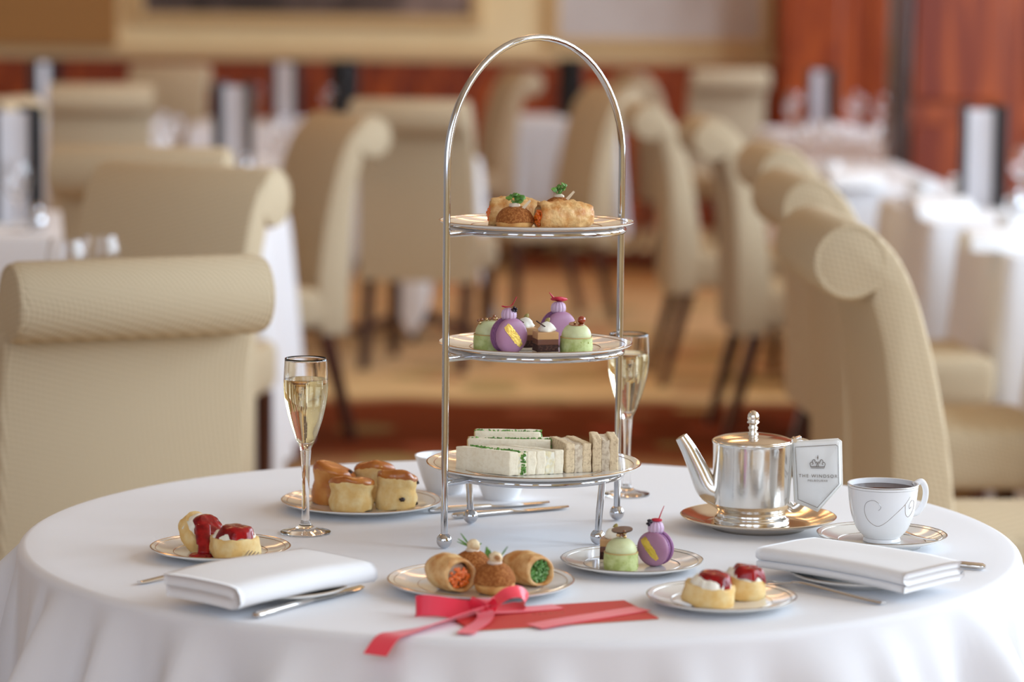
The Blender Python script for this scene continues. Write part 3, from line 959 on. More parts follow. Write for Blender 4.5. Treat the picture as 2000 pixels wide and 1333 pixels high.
def choux_bun(label, x, y, z, r, h, garnish, seed, group=None):
    t = thing('choux_bun', label, 'pastry', (x, y, z), 0, group)
    base = [(0, 0), (0.72 * r, 0), (0.90 * r, 0.10 * h), (0.97 * r, 0.25 * h), (0.96 * r, 0.36 * h), (0, 0.36 * h)]
    MB().add(*disp(lathe(base, 32), 0.0012, 60, seed, 0)).build('bun_base', M['choux'], t, sharp=None)
    top = [(0.90 * r, 0.30 * h), (1.0 * r, 0.36 * h)] + [(r * cos(a) * 1.0, 0.38 * h + 0.62 * h * sin(a)) for a in [k / 10 * pi / 2 for k in range(10)]] + [(0, h)]
    MB().add(*disp(disp(lathe(top, 56), 0.0016, 70, seed), 0.0006, 420, seed + 1)).build('craquelin_top', M['craquelin'], t, sharp=None)
    if garnish in ('nut', 'plain_nut'):
        front = garnish == 'nut'
        MB().add(*ico(0.0080, 2, (1, 1, 0.5), 0.25, 2.5, seed), TR(0, 0, h - 0.0005)).build('cream_button', M['mousse'], t)
        nut = MB().add(*ico(0.0072, 3, (1.05, 0.8, 0.95), 0.18, 2, seed), TR(0.001, -0.002, h + 0.0055, 0.3, 0.3, 0)).build('hazelnut_half', M['hazelnut'], t)
        if front:
            MB().add(*ico(0.0034, 2, (1.1, 0.4, 0.9), 0.2, 2, seed), TR(0.0025, -0.0072, h + 0.0062)).build('nut_core', M['nut_core'], nut)
            blades = [((-0.006, 0.001, 0.004), (-0.0095, 0.001, 0.017), 0.0036), ((0.006, 0.001, 0.006), (0.0135, 0.002, 0.017), 0.0009)]
        else:
            blades = [((-0.004, 0, 0.006), (-0.013, 0.001, 0.018), 0.0010), ((-0.005, 0, 0.005), (-0.016, 0, 0.012), 0.0010), ((-0.005, 0, 0.004), (-0.017, 0, 0.009), 0.0008), ((0.004, -0.003, 0.004), (0.010, -0.003, 0.008), 0.0016)]
        for (p, q, w) in blades:
            p, q = Vector(p) + Vector((0, 0, h)), Vector(q) + Vector((0, 0, h))
            MB().add(*tube([p, p.lerp(q, 0.5), q], [(0.0007, 0.0005), (w, 0.0006), (0.0004, 0.0004)], 8, up=(0, -1, 0))).build('chive_blade', M['leaf'], t)
    elif garnish == 'sprig':
        MB().add(*ico(0.007, 2, (1, 1, 0.5), 0.3, 2, seed), TR(0, 0, h)).build('cream_button', M['mousse'], t)
        sprig(t, 0, 0, h + 0.001, 9, 0.014, seed, M['leaf'])
        MB().add(*prism([(-0.002, 0), (0.002, 0), (0.0015, 0.014), (-0.001, 0.014)], 0.0015, 'Y'), TR(0.009, -0.004, h - 0.004, ry=0.7)).build('cheese_shaving', M['layer_cream'], t)
    return t


def pastry_roll(label, x, y, z, L, r, rotz, filling, m, seed, rz_scale=0.92, bubbly=0.0, garnish=False, group=None):
    """hollow rolled pastry lying on its side; the open end looks along local -X"""
    t = thing('pastry_roll', label, 'pastry', (x, y, z), rotz, group)
    nseg, nl = 40, 18
    v, f = [], []

    def ringpts(u, rr, s):
        out = []
        for i in range(nseg):
            a = 2 * pi * i / nseg
            bulge = (1 + 0.10 * sin(pi * u)) * (1 - 0.28 * u ** 5) * (1 - 0.05 * (1 - u) ** 6)
            p = Vector((-L / 2 + L * u, rr * cos(a) * bulge, rr * sin(a) * rz_scale * bulge + r * rz_scale * 1.05))
            nn = noise.noise(p * 90 + Vector((seed, 0, 0))) * 0.06 + bubbly * max(0, noise.noise(p * 330 + Vector((0, seed, 0)))) * 0.35
            p.y *= 1 + nn * s
            p.z = r * rz_scale * 1.05 + (p.z - r * rz_scale * 1.05) * (1 + nn * s)
            if u < 0.001:
                p.x += 0.003 * sin(a * 1.0 + 1) + 0.002 * noise.noise(p * 140)
            p.z = max(p.z, 0)
            out.append(p)
        return out
    rows = [ringpts(k / nl, r, 1) for k in range(nl + 1)]
    rows = [ringpts(0.25, r * 0.80, 0.3), ringpts(0.001, r * 0.82, 0.3), ringpts(0.0, r * 0.92, 0.5)] + rows
    last = ringpts(1.0, r * 0.6, 0.5)
    rows.append([p + Vector((0.002, 0, 0)) for p in last])
    for row in rows:
        v += row
    for k in range(len(rows) - 1):
        for i in range(nseg):
            j = (i + 1) % nseg
            f.append((k * nseg + i, k * nseg + j, (k + 1) * nseg + j, (k + 1) * nseg + i))
    f.append(tuple((len(rows) - 1) * nseg + i for i in range(nseg)))
    MB().add(v, f).build('pastry_shell', m, t, sharp=None)
    # overlapping flap along the top
    fl = []
    for k in range(13):
        u = 0.06 + 0.66 * k / 12
        fl.append((-L / 2 + L * u, r * 0.45, r * rz_scale * 1.93 + 0.001 * noise.noise(Vector((k, seed, 0)))))
    MB().add(*tube(fl, [(0.0045, 0.0012)] * 13, 8, up=(0, 0.4, 1))).build('pastry_flap', m, t)
    cz = r * rz_scale * 1.05
    rnd = random.Random(seed)
    fm = MB()
    if filling == 'roe':
        MB().add(*ico(r * 0.74, 3, (0.35, 1, rz_scale), 0.05, 3, seed), TR(-L / 2 + 0.012, 0, cz)).build('mousse_filling', M['mousse'], t)
        for k in range(60):
            a, q = rnd.uniform(0, 2 * pi), r * 0.66 * math.sqrt(rnd.random())
            dx = 0.006 * (1 - (q / (0.74 * r)) ** 2)
            fm.add(*ico(rnd.uniform(0.0018, 0.0024), 2), TR(-L / 2 + 0.0035 - dx + rnd.uniform(-0.0008, 0.0008), q * cos(a), cz - 0.15 * r + q * sin(a) * rz_scale * 0.9))
        fm.build('roe_filling', M['roe'], t, kind='stuff')
    else:
        MB().add(*ico(r * 0.74, 3, (0.35, 1, rz_scale), 0.05, 3, seed), TR(-L / 2 + 0.010, 0, cz)).build('mousse_filling', M['cress'], t)
        for k in range(110):
            a, q = rnd.uniform(0, 2 * pi), r * 0.74 * math.sqrt(rnd.random())
            v2, f2 = tube([(-0.0014, 0, 0), (0.0014, 0, 0)], rnd.uniform(0.0009, 0.0015), 7)
            fm.add(v2, f2, TR(-L / 2 + 0.0025 + rnd.uniform(-0.001, 0.001), q * cos(a), cz + q * sin(a) * rz_scale, rnd.uniform(0, 6), rnd.uniform(0, 6), rnd.uniform(0, 6)))
        fm.build('chive_filling', M['chive'], t, kind='stuff')
    if garnish:
        sprig(t, 0, 0, 2 * r * rz_scale, 9, 0.014, seed, M['leaf'])
    return t


def scone(label, x, y, z, r, h, lean, rz, side, raisins, seed, group='scones on the china plate'):
    t = thing('scone', label, 'scone', (x, y, z), 0, group, rot=(lean[0], lean[1], rz))
    wob = lambda a, k: 1 + 0.03 * sin(2 * a + seed) + 0.02 * sin(3 * a + seed * 2)
    prof = [(0, 0), (0.86 * r, 0), (0.95 * r, 0.06 * h), (0.98 * r, 0.3 * h), (0.90 * r, 0.52 * h), (0.97 * r, 0.70 * h), (0.98 * r, 0.84 * h), (0, 0.84 * h)]
    tl = random.Random(seed * 7).uniform(0, 6.28)

    def lop(vf):
        return [(p[0] + 0.10 * p[2] * cos(tl), p[1] + 0.10 * p[2] * sin(tl), p[2] * (1 - 0.20 * (p[0] * cos(tl) + p[1] * sin(tl)) / r)) for p in vf[0]], vf[1]
    MB().add(*lop(disp(disp(lathe(prof[:2] + spline_prof(prof[1:7]) + prof[7:], 48, wob), 0.0030, 55, seed), 0.0007, 260, seed))).build('crumb', side, t, sharp=None)
    top = [(0.95 * r, 0.74 * h), (1.0 * r, 0.80 * h), (0.985 * r, 0.86 * h), (0.93 * r, 0.925 * h), (0.80 * r, 0.97 * h), (0.6 * r, 0.995 * h), (0.3 * r, 1.01 * h), (0, h * 1.015)]
    MB().add(*lop(disp(lathe(top, 48, wob), 0.0030, 55, seed))).build('glazed_top', M['scone_glaze'], t, sharp=None)
    for (a, u, rr) in raisins:
        a = radians(a)
        MB().add(*ico(rr, 2, (1, 1, 0.8), 0.4, 2.5, seed + a), TR(r * 0.97 * cos(a), r * 0.97 * sin(a), u * h)).build('raisin', M['raisin'], t)
    return t


def spline_prof(pr, n=4):
    return [(p.x, p.z) for p in spline([(a, 0, b) for a, b in pr], n)]


def blob_patch(r, th, seed, lobes=5, wav=0.18, drip=0.0, segs=48, rings=10):
    """rounded puddle / dollop lying on z=0, edge irregular"""
    v, f = [(0, 0, th)], []
    for k in range(1, rings + 1):
        u = k / rings
        for i in range(segs):
            a = 2 * pi * i / segs
            e = 1 + wav * noise.noise(Vector((cos(a) * lobes * 0.35, sin(a) * lobes * 0.35, seed))) * 2
            rr = r * e * u
            z = th * (1 - u ** 4) ** 0.5 if u < 1 else -0.001
            z += 0.12 * th * noise.noise(Vector((cos(a) * u * 3, sin(a) * u * 3, seed + 5)))
            z -= drip * max(0, u * e - 0.78)
            v.append((rr * cos(a), rr * sin(a), z))
    for i in range(segs):
        f.append((0, 1 + i, 1 + (i + 1) % segs))
    for k in range(rings - 1):
        for i in range(segs):
            j = (i + 1) % segs
            a, b = 1 + k * segs, 1 + (k + 1) * segs
            f.append((a + i, b + i, b + j, a + j))
    return v, f


def jam_scone(label, x, y, z, r, h, rot, seed, cream_h=0.010, run=None, group='jam and cream scone halves'):
    t = thing('scone_half', label, 'scone', (x, y, z), 0, group, rot=rot)
    wob = lambda a, k: 1 + 0.035 * sin(2 * a + seed) + 0.03 * sin(3 * a + 2 * seed)
    prof = [(0, 0), (0.80 * r, 0), (0.93 * r, 0.08 * h), (1.0 * r, 0.35 * h), (0.97 * r, 0.75 * h), (0.93 * r, h), (0, h)]
    MB().add(*disp(disp(lathe(prof[:1] + spline_prof(prof[1:6]) + prof[6:], 40, wob), 0.0020, 70, seed), 0.0007, 260, seed)).build('scone_base', M['scone'], t, sharp=None)
    MB().add(*disp(disp(blob_patch(r * 0.86, cream_h, seed, 9, 0.10, 0.018), 0.0016, 170, seed), 0.0009, 420, seed), TR(0, 0, h - 0.0015)).build('clotted_cream', M['cream'], t, sharp=None)
    MB().add(*disp(blob_patch(r * 0.70, 0.0070, seed + 3, 4, 0.22, 0.020), 0.0008, 110, seed), TR(0.001, -0.004, h + cream_h - 0.0030)).build('strawberry_jam', M['jam'], t, sharp=None)
    return t


def macaron(label, x, y, z, R, rotz, seed, gold=True, berry=True, petal='flat', group='mauve macarons'):
    """macaron standing on its rim, face looking along local -Y"""
    t = thing('macaron', label, 'macaron', (x, y, z), rotz, group)

    def dome(r):
        u = min(1, r / R)
        return 0.0072 * (1 - u ** 3.6) ** 0.5
    prof = [(0, dome(0))] + [(R * k / 12, dome(R * k / 12)) for k in range(1, 12)] + [(R, 0.0008), (R * 0.985, -0.0006), (0, -0.0006)]
    for s in (-1, 1):
        m = Matrix.Translation((0, s * 0.0062, R)) @ Matrix.Rotation(radians(90) if s < 0 else radians(-90), 4, 'X')
        sh = MB().add(*lathe(prof, 56), m).build('shell', M['macaron'], t, sharp=0.9)
        wob = lambda a, k: 1 + 0.02 * noise.noise(Vector((cos(a) * 14, sin(a) * 14, k * 2.0 + seed)))
        foot = [(R * 0.7, -0.0001), (R * 0.985, -0.0001), (R * 1.0, -0.0012), (R * 0.975, -0.0024), (R * 0.995, -0.0033), (R * 0.93, -0.0042), (R * 0.7, -0.0042)]
        MB().add(*lathe(foot, 120, wob), m).build('ruffled_foot', M['macaron_foot'], sh, sharp=None)
    MB().add(*lathe([(0, -0.0024), (R * 0.90, -0.0024), (R * 0.92, 0), (R * 0.90, 0.0024), (0, 0.0024)], 48), Matrix.Translation((0, 0, R)) @ Matrix.Rotation(radians(90), 4, 'X')).build('filling', M['macaron_fill'], t)
    if gold:                                                  # brushed stripe following the shell
        mb = MB(); n = 26; v = []; f = []
        for i in range(n + 1):
            for j in range(7):
                u = -0.80 + 1.50 * i / n
                w = (j / 6 - 0.5) * 0.46 * (1 + 0.25 * noise.noise(Vector((i * 0.5, j, seed)))) * (0.55 + 0.45 * min(1, (n - i) / 8, (i + 3) / 6))
                px = R * (u * 0.64 + w * 0.77)
                pz = R * (-u * 0.77 + w * 0.64)
                rr = min(math.hypot(px, pz), R * 0.985)
                v.append((px, -0.0062 - dome(rr) - 0.00035, R + pz))
        for i in range(n):
            for j in range(6):
                a = i * 7 + j
                f.append((a, a + 1, a + 8, a + 7))
        mb.add(v, f).build('gold_stripe', M['gold_leaf'], t, sharp=None)
    wobr = lambda a, k: 1 + 0.10 * abs(sin(a * 6)) - 0.05
    ros = [(0, 0), (0.0075, 0), (0.0088, 0.003), (0.0090, 0.0065), (0.0078, 0.0105), (0.005, 0.013), (0, 0.0138)]
    MB().add(*lathe(ros, 96, wobr), TR(0, 0, 2 * R - 0.0025)).build('piped_rosette', M['rosette'], t, sharp=None)
    top = 2 * R + 0.0105
    if berry:
        bm = MB()
        rnd = random.Random(seed)
        for k in range(16):
            d = Vector((rnd.gauss(0, 1), rnd.gauss(0, 1), rnd.gauss(0, 1))).normalized() * 0.0028
            bm.add(*ico(0.0017, 1), TR(*d))
        bm.build('blackberry_piece', M['berry'], t, (berry * 0.003, -0.0065, top - 0.001))
    if petal == 'flat':
        p = spline([(-0.011, -0.002, top + 0.0035), (-0.004, -0.002, top + 0.0022), (0.004, 0, top + 0.004), (0.011, 0.001, top + 0.013)], 6)
        n = len(p)
        MB().add(*tube(p, [(0.0012 + 0.0022 * sin(pi * i / (n - 1)) * (1 if i < n * 0.7 else 0.4), 0.0006) for i in range(n)], 8, up=(0, 0.3, 1))).build('red_petal', M['petal'], t)
    elif petal == 'cup':
        MB().add(*disp(ico(0.0095, 3, (1.1, 0.8, 0.30)), 0.003, 130, seed), TR(0, -0.001, top + 0.004, 0, 0.15, 0)).build('red_petal', M['petal'], t)
        MB().add(*tube([(-0.006, 0, top + 0.004), (-0.013, 0, top + 0.012)], [0.0014, 0.0005], 6)).build('petal_tip', M['petal'], t)
    else:
        MB().add(*ico(0.006, 2, (1.1, 0.9, 0.35), 0.2, 2, seed), TR(0.001, 0, top + 0.002)).build('red_glaze', M['petal'], t)
        MB().add(*tube([(0.003, 0, top + 0.002), (0.007, 0, top + 0.012), (0.010, 0, top + 0.019)], [0.0008, 0.0006, 0.0004], 6)).build('red_petal', M['petal'], t)
    return t


def tart(label, x, y, z, r, rotz, deco, seed, group='pistachio tarts'):
    t = thing('pistachio_tart', label, 'tart', (x, y, z), rotz, group)
    sh = MB().add(*disp(lathe([(0, 0), (0.98 * r, 0), (1.0 * r, 0.001), (1.02 * r, 0.0095), (1.0 * r, 0.0188), (0.97 * r, 0.0195), (0.93 * r, 0.0185), (0, 0.0185)], 56), 0.0004, 200, seed, 0)).build('tart_shell', M['tart_shell'], t, sharp=0.7)
    MB().add(*tube([(0.975 * r * cos(2 * pi * i / 48), 0.975 * r * sin(2 * pi * i / 48), 0.0194) for i in range(48)], 0.0008, 6, closed=True)).build('pastry_edge', M['tart_edge'], sh)
    rnd = random.Random(seed)
    for k in range(10):
        a = rnd.uniform(0, 2 * pi)
        MB().add(*ico(rnd.uniform(0.0008, 0.0015), 1, (1, 1, 1), 0.3, 2, k), TR(1.0 * r * cos(a), 1.0 * r * sin(a), rnd.uniform(0.002, 0.016))).build('nut_crumb', M['nut_green'], sh)
    dm = [(0.90 * r, 0.0185)] + [(0.93 * r * cos(a) ** 0.75, 0.0190 + 0.0165 * sin(a)) for a in [k / 10 * pi / 2 for k in range(1, 10)]] + [(0, 0.0355)]
    MB().add(*disp(lathe(dm, 48), 0.0006, 60, seed)).build('cream_dome', M['pistachio'], t, sharp=None)
    zt = 0.0355
    if deco == 'disc':
        MB().add(*lathe([(0, 0), (0.009, 0), (0.0092, 0.0008), (0.009, 0.0014), (0, 0.0014)], 24), TR(0.0, -0.001, zt - 0.0012, 0.15, 0.0, 0)).build('caramel_disc', M['bead'], t)
        MB().add(*ico(0.0048, 3), TR(0.006, -0.001, zt + 0.0045)).build('red_berry', M['red_bead'], t)
        MB().add(*ico(0.0018, 2), TR(-0.002, -0.003, zt + 0.0015)).build('gold_fleck', M['gold_bead'], t)
    else:
        spots = [(-0.012, -0.006, -0.003), (-0.0135, -0.004, -0.0005), (-0.010, -0.003, 0.0005), (-0.004, -0.004, 0.001), (0.0, -0.003, 0.0015), (0.004, -0.004, 0.002), (0.007, -0.003, 0.002), (0.005, -0.001, 0.0045), (0.009, 0, 0.001)]
        if deco == 'cluster':
            spots = [(0.004 * cos(k), 0.0035 * sin(k * 1.7) - 0.002, 0.001 + 0.0008 * k) for k in range(8)]
        for k, (dx, dy, dz) in enumerate(spots):
            MB().add(*ico(0.0021, 2), TR(dx, dy, zt + dz + 0.0008)).build('caramel_bead', M['gold_bead'] if k % 3 == 0 else M['bead'], t)
        if deco == 'cluster':
            MB().add(*lathe([(0, 0), (0.012, 0), (0.012, 0.0012), (0, 0.0012)], 24), TR(0.001, 0.004, zt + 0.008, 0.12, -0.08, 0)).build('chocolate_disc', M['chocolate'], t)
    return t


def opera(label, x, y, z, rotz, seed, stick=True, group='layered chocolate cakes'):
    t = thing('layered_cake', label, 'cake', (x, y, z), rotz, group)
    s = 0.0255
    zz = 0.0
    for nm, hgt, m, amp in [('cream_layer', 0.0035, 'layer_cream', 0.0005), ('sponge_layer', 0.0085, 'sponge', 0.0006), ('ganache_layer', 0.0065, 'ganache', 0.0002), ('mocha_layer', 0.0085, 'mocha', 0.0001)]:
        MB().add(*gbox(s, s, hgt, 0.0005, 3, amp, 300, seed), TR(0, 0, zz)).build(nm, M[m], t, sharp=0.6)
        zz += hgt - 0.0001
    wob = lambda a, k: 1 + 0.12 * sin(a * 3 + k * 0.8)
    MB().add(*disp(lathe([(0, 0), (0.009, 0), (0.0105, 0.003), (0.0085, 0.006), (0.0078, 0.008), (0.005, 0.011), (0, 0.0125)], 36, wob), 0.0012, 130, seed), TR(0.001, 0, zz - 0.0005)).build('cream_swirl', M['cream'], t, sharp=None)
    if stick:
        MB().add(*rbox(0.0016, 0.003, 0.014, 0.0004), TR(-0.002, -0.006, zz + 0.006, 0.2, -1.0, 0)).build('chocolate_stick', M['chocolate'], t)
    MB().add(*ico(0.0045, 3, (0.6, 0.6, 1.0), 0.1, 2, seed), TR(0.003, 0.004, zz + 0.012, 0.2, 0.5, 0)).build('nut', M['pistachio_nut'], t)
    return t


def sandwich(label, p0, dvec, evec, L, thick, H, z, bread, fills, seed, crust_end=False, group='finger sandwiches on the lowest tier'):
    """slices stand on edge; d runs along the length, e across the slices (a skewed footprint is allowed)"""
    t = thing('finger_sandwich', label, 'sandwich', (p0[0], p0[1], z), 0, group)
    d = Vector((*dvec, 0)).normalized(); e = Vector((*evec, 0)).normalized()
    basis = Matrix(((d.x, e.x, 0, 0), (d.y, e.y, 0, 0), (0, 0, 1, 0), (0, 0, 0, 1)))
    bt, ft = thick * 0.34, thick * 0.32
    rnd = random.Random(seed)
    for k, (off, w) in enumerate([(0, bt), (bt + ft, bt)]):
        v, f = gbox(L, w, H, 0.0012, 5, 0.0010, 150, seed + k)
        b = MB().add(v, f, basis @ TR(L / 2, off + w / 2, 0)).build('bread_slice', bread, t, sharp=None)
        if crust_end:
            MB().add(*gbox(0.0014, w * 0.96, H * 0.98, 0.0003, 2, 0.0004, 200, seed), basis @ TR(L + 0.0005, off + w / 2, 0)).build('crust', M['crust'], b)
    for m in fills:
        mb = MB()
        if m == 'cress':
            for k in range(70):
                side = rnd.random()
                s = (rnd.uniform(0, L), bt + rnd.uniform(0.2, 0.8) * ft, H * 0.985) if side < 0.6 else (-0.0002, bt + rnd.uniform(0.25, 0.75) * ft, rnd.uniform(0.05, 0.95) * H)
                mb.add(*ico(rnd.uniform(0.0012, 0.0026), 1, (1.3, 0.7, 0.6), 0.5, 2, k), basis @ TR(*s, rnd.uniform(-1, 1), rnd.uniform(-1, 1), rnd.uniform(0, 3)))
            mb.build('cress_filling', M['cress'], t, kind='stuff')
        else:
            v, f = gbox(L * 0.99, ft * 1.02, H * 0.96, 0.0006, 6, 0.0014, 220, seed + 9)
            mb.add(v, f, basis @ TR(L / 2, bt + ft / 2, 0)).build('filling', M[m], t, sharp=None)
    return t


# ------------------------------------------------------------------ lowest tier: sandwiches
z1 = tier_z[0]
dW, eW = (-0.83, 0.56), (0.945, 0.33)
sandwich('white bread egg and cress finger sandwich with its cut face showing green', (-0.0135, -0.062), dW, eW, 0.078, 0.034, 0.0285, z1, M['bread_white'], ['egg', 'cress'], 1)
sandwich('white bread egg finger sandwich between the cress one and the brown bread', (0.0190, -0.0506), dW, eW, 0.076, 0.034, 0.0285, z1, M['bread_white'], ['egg'], 2)
sandwich('crusted white sandwich with green filling lying behind the egg sandwiches', (0.036, 0.006), (-1, 0.04), (0.04, 1), 0.100, 0.028, 0.033, z1, M['bread_white'], ['cress', 'egg'], 3, True)
sandwich('white sandwich with green filling at the very back of the lowest tier', (0.024, 0.036), (-1, 0.04), (0.04, 1), 0.080, 0.028, 0.038, z1, M['bread_white'], ['cress', 'egg'], 4, True)
sandwich('brown bread fish sandwich touching the egg sandwich', (0.0540, -0.036), (-0.30, 0.95), (0.95, 0.30), 0.066, 0.032, 0.035, z1, M['bread_brown'], ['tuna'], 5)
sandwich('brown bread fish sandwich near the right pole of the stand', (0.0860, -0.027), (-0.05, 1.0), (1.0, 0.05), 0.062, 0.031, 0.040, z1, M['bread_brown'], ['tuna'], 6)

# ------------------------------------------------------------------ middle tier: petits fours
z2 = tier_z[1]
tart('green pistachio tart with gold beads half behind the gold-striped macaron', -0.0385, -0.028, z2, 0.0192, 0, 'beads', 11)
macaron('mauve macaron with blackberry and gold stripe on the middle tier', -0.0160, -0.060, z2, 0.0215, radians(32), 12, True, 1, 'flat')
opera('layered chocolate cake with cream swirl behind the gold-striped macaron', 0.0025, -0.015, z2, radians(12), 13)
opera('layered chocolate cake with cream swirl before the green tart with red berry', 0.0275, -0.058, z2, radians(14), 14)
tart('green pistachio tart with caramel disc and red berry on the middle tier', 0.0640, -0.050, z2, 0.0192, 0, 'disc', 15)
macaron('mauve macaron with red petal behind the cakes of the middle tier', 0.0435, 0.022, z2, 0.0215, radians(30), 16, False, 0, 'cup')

# ------------------------------------------------------------------ top tier: savoury pastries
z3 = tier_z[2]
pastry_roll('golden fried roll with orange roe behind the choux bun on the top tier', -0.010, 0.000, z3, 0.060, 0.0175, radians(8), 'roe', M['fried'], 21, 0.95, 0.5)
choux_bun('brown choux bun with green sprig in front of a roll on the top tier', -0.0105, -0.060, z3, 0.0225, 0.029, 'sprig', 22)
pastry_roll('blistered golden fried roll with orange roe on the top tier', 0.0480, -0.050, z3, 0.066, 0.0178, radians(22), 'roe', M['fried'], 23, 0.90, 1.0)
choux_bun('brown choux bun with green sprig behind the blistered roll on the top tier', 0.0420, 0.005, z3, 0.0215, 0.036, 'sprig', 24)

# ------------------------------------------------------------------ plates on the cloth
plate('gold-rimmed side plate with two jam scone halves by the champagne flute', -0.346, -0.159, TZ, 0.0805, M['gold'])
plate('gold-rimmed plate holding four whole scones', -0.2007, 0.171, TZ, 0.101, M['gold'])
plate('gold-rimmed plate of choux buns and rolls behind the red card', -0.0433, -0.339, TZ, 0.102, M['gold'])
plate('platinum-lined side plate of macaron, tart and cake', 0.127, -0.2114, TZ, 0.081, M['platinum'])
plate('platinum-lined side plate with jam scone halves beside the fork', 0.215, -0.4126, TZ, 0.080, M['platinum'])
plate('gold-rimmed side plate under the thick napkin', -0.262, -0.378, TZ, 0.076, M['gold'], None, 0.013)
plate('platinum-lined side plate under the layered napkin', 0.379, -0.274, TZ, 0.079, M['platinum'], None, 0.013)

zp = TZ + PF
scone('dark glazed scone with a raisin at its top edge', -0.2390, 0.185, zp, 0.0270, 0.049, (0, 0), 0.4, M['scone_dark'], [(-50, 0.84, 0.0035)], 31)
scone('pale sided scone with brown glazed top leaning forward', -0.2105, 0.1330, zp, 0.0295, 0.040, (radians(0), 0), 1.0, M['scone'], [], 32)
scone('pale scone studded with raisins', -0.1560, 0.1500, zp, 0.0268, 0.046, (0, 0), 2.0, M['scone'], [(175, 0.32, 0.0035), (250, 0.70, 0.0036), (232, 0.15, 0.003)], 33)
scone('golden glazed scone at the back of the scone plate', -0.1850, 0.2080, zp, 0.0270, 0.047, (0, 0), 2.7, M['scone'], [(-80, 0.7, 0.003)], 34)

jam_scone('tilted scone half with jam running down onto the plate', -0.3750, -0.138, zp + 0.008, 0.0280, 0.020, (radians(30), radians(28), 0.2), 41, 0.012)
jam_scone('scone half with jam on ragged cream, upright beside the tilted half', -0.3275, -0.186, zp, 0.0298, 0.0225, (0, 0, 0.5), 42)
jp = MB().add(*blob_patch(0.013, 0.004, 3, 6, 0.3)).add(*tube(spline([(0.004, 0.002, 0.003), (0.004, 0.010, 0.012), (0.002, 0.018, 0.022), (0.001, 0.026, 0.032)], 5), [(0.007, 0.003)] * 6 + [(0.009, 0.004)] * 10, 12, up=(0, -1, 0.5))).build('jam_puddle', M['jam'], loc=(-0.3660, -0.1960, zp + 0.0006), sharp=None)
tag(jp, 'dark red puddle of jam at the foot of the tilted scone half', 'jam')
jam_scone('scone half with jam and a dark raisin on the platinum-lined plate', 0.1990, -0.432, zp, 0.0275, 0.022, (radians(6), radians(-6), 1.9), 43)
jam_scone('scone half with jam dripping at its side beside the fork tines', 0.2375, -0.3900, zp, 0.0262, 0.022, (radians(3), radians(8), 0.3), 44)

choux_bun('brown choux bun topped with a hazelnut half on the lower plate front', -0.0278, -0.384, zp, 0.0228, 0.034, 'nut', 51)
choux_bun('brown choux bun with hazelnut and chive blades behind the roe roll', -0.0530, -0.318, zp, 0.0222, 0.035, 'plain_nut', 52)
pastry_roll('pale golden roll filled with orange roe on the plate by the red card', -0.0790, -0.3660, zp, 0.050, 0.0195, radians(180 - 56), 'roe', M['baked_roll'], 53, 0.95)
pastry_roll('pale golden roll filled with chopped green chives', 0.0050, -0.330, zp, 0.054, 0.0180, radians(180 - 52), 'chive', M['baked_roll'], 54, 0.95)

opera('layered chocolate cake with a pistachio behind the green tart on the side plate', 0.1050, -0.190, zp, radians(-8), 61, False)
tart('green pistachio tart with caramel cluster on the platinum-lined side plate', 0.1135, -0.238, zp, 0.0192, 0, 'cluster', 62)
macaron('mauve macaron with yellow brushed stripe on the platinum-lined side plate', 0.1535, -0.2150, zp, 0.0200, radians(-30), 63, True, -1.6, 'spike')

# ------------------------------------------------------------------ champagne flutes


def make_flute():
    t = thing('champagne_flute', 'x', 'glass')
    out = spline_prof([(0.0300, 0.0012), (0.0298, 0.0022), (0.020, 0.0040), (0.009, 0.0085), (0.0052, 0.018), (0.0044, 0.040), (0.0050, 0.075), (0.0062, 0.095), (0.0072, 0.104), (0.0125, 0.116), (0.0195, 0.136), (0.0248, 0.158), (0.0268, 0.178), (0.0265, 0.195), (0.0254, 0.2125)], 4)
    inn = spline_prof([(0.0245, 0.2128), (0.0256, 0.195), (0.0258, 0.178), (0.0238, 0.158), (0.0184, 0.1365), (0.0112, 0.119), (0.005, 0.1115)], 4)
    MB().add(*lathe([(0, 0.0), (0.030, 0.0)] + out + inn + [(0, 0.110)], 48)).build('glass_body', M['glass'], t, sharp=None)
    rim = [q for q in reversed(inn) if q[1] < 0.187]
    wine = [(0, 0.1103)] + [(r_ + 0.00025, z_) for r_, z_ in rim] + [(0.02585, 0.1875), (0, 0.1872)]
    MB().add(*lathe(wine, 48)).build('champagne', M['champagne'], t, sharp=0.8)
    rnd = random.Random(4)
    b = MB()
    for k in range(60):
        zz = rnd.uniform(0.12, 0.187)
        rr = 0.012 * rnd.random() + (zz - 0.12) * 0.15
        a = rnd.uniform(0, 2 * pi)
        b.add(*ico(0.00035, 1), TR(rr * cos(a), rr * sin(a), zz))
    b.build('bubbles', M['bubble'], t, kind='stuff')
    return t


fl = make_flute()
fl.location = (-0.2588, -0.004, TZ + 0.0004)
tag(fl, 'champagne flute of pale wine standing beside the scone plate', 'glass', 'champagne flutes')
f2 = copy_tree(fl)
f2.location = (0.1400, 0.300, TZ + 0.0004)
tag(f2, 'champagne flute of pale wine standing behind the tiered stand', 'glass', 'champagne flutes')

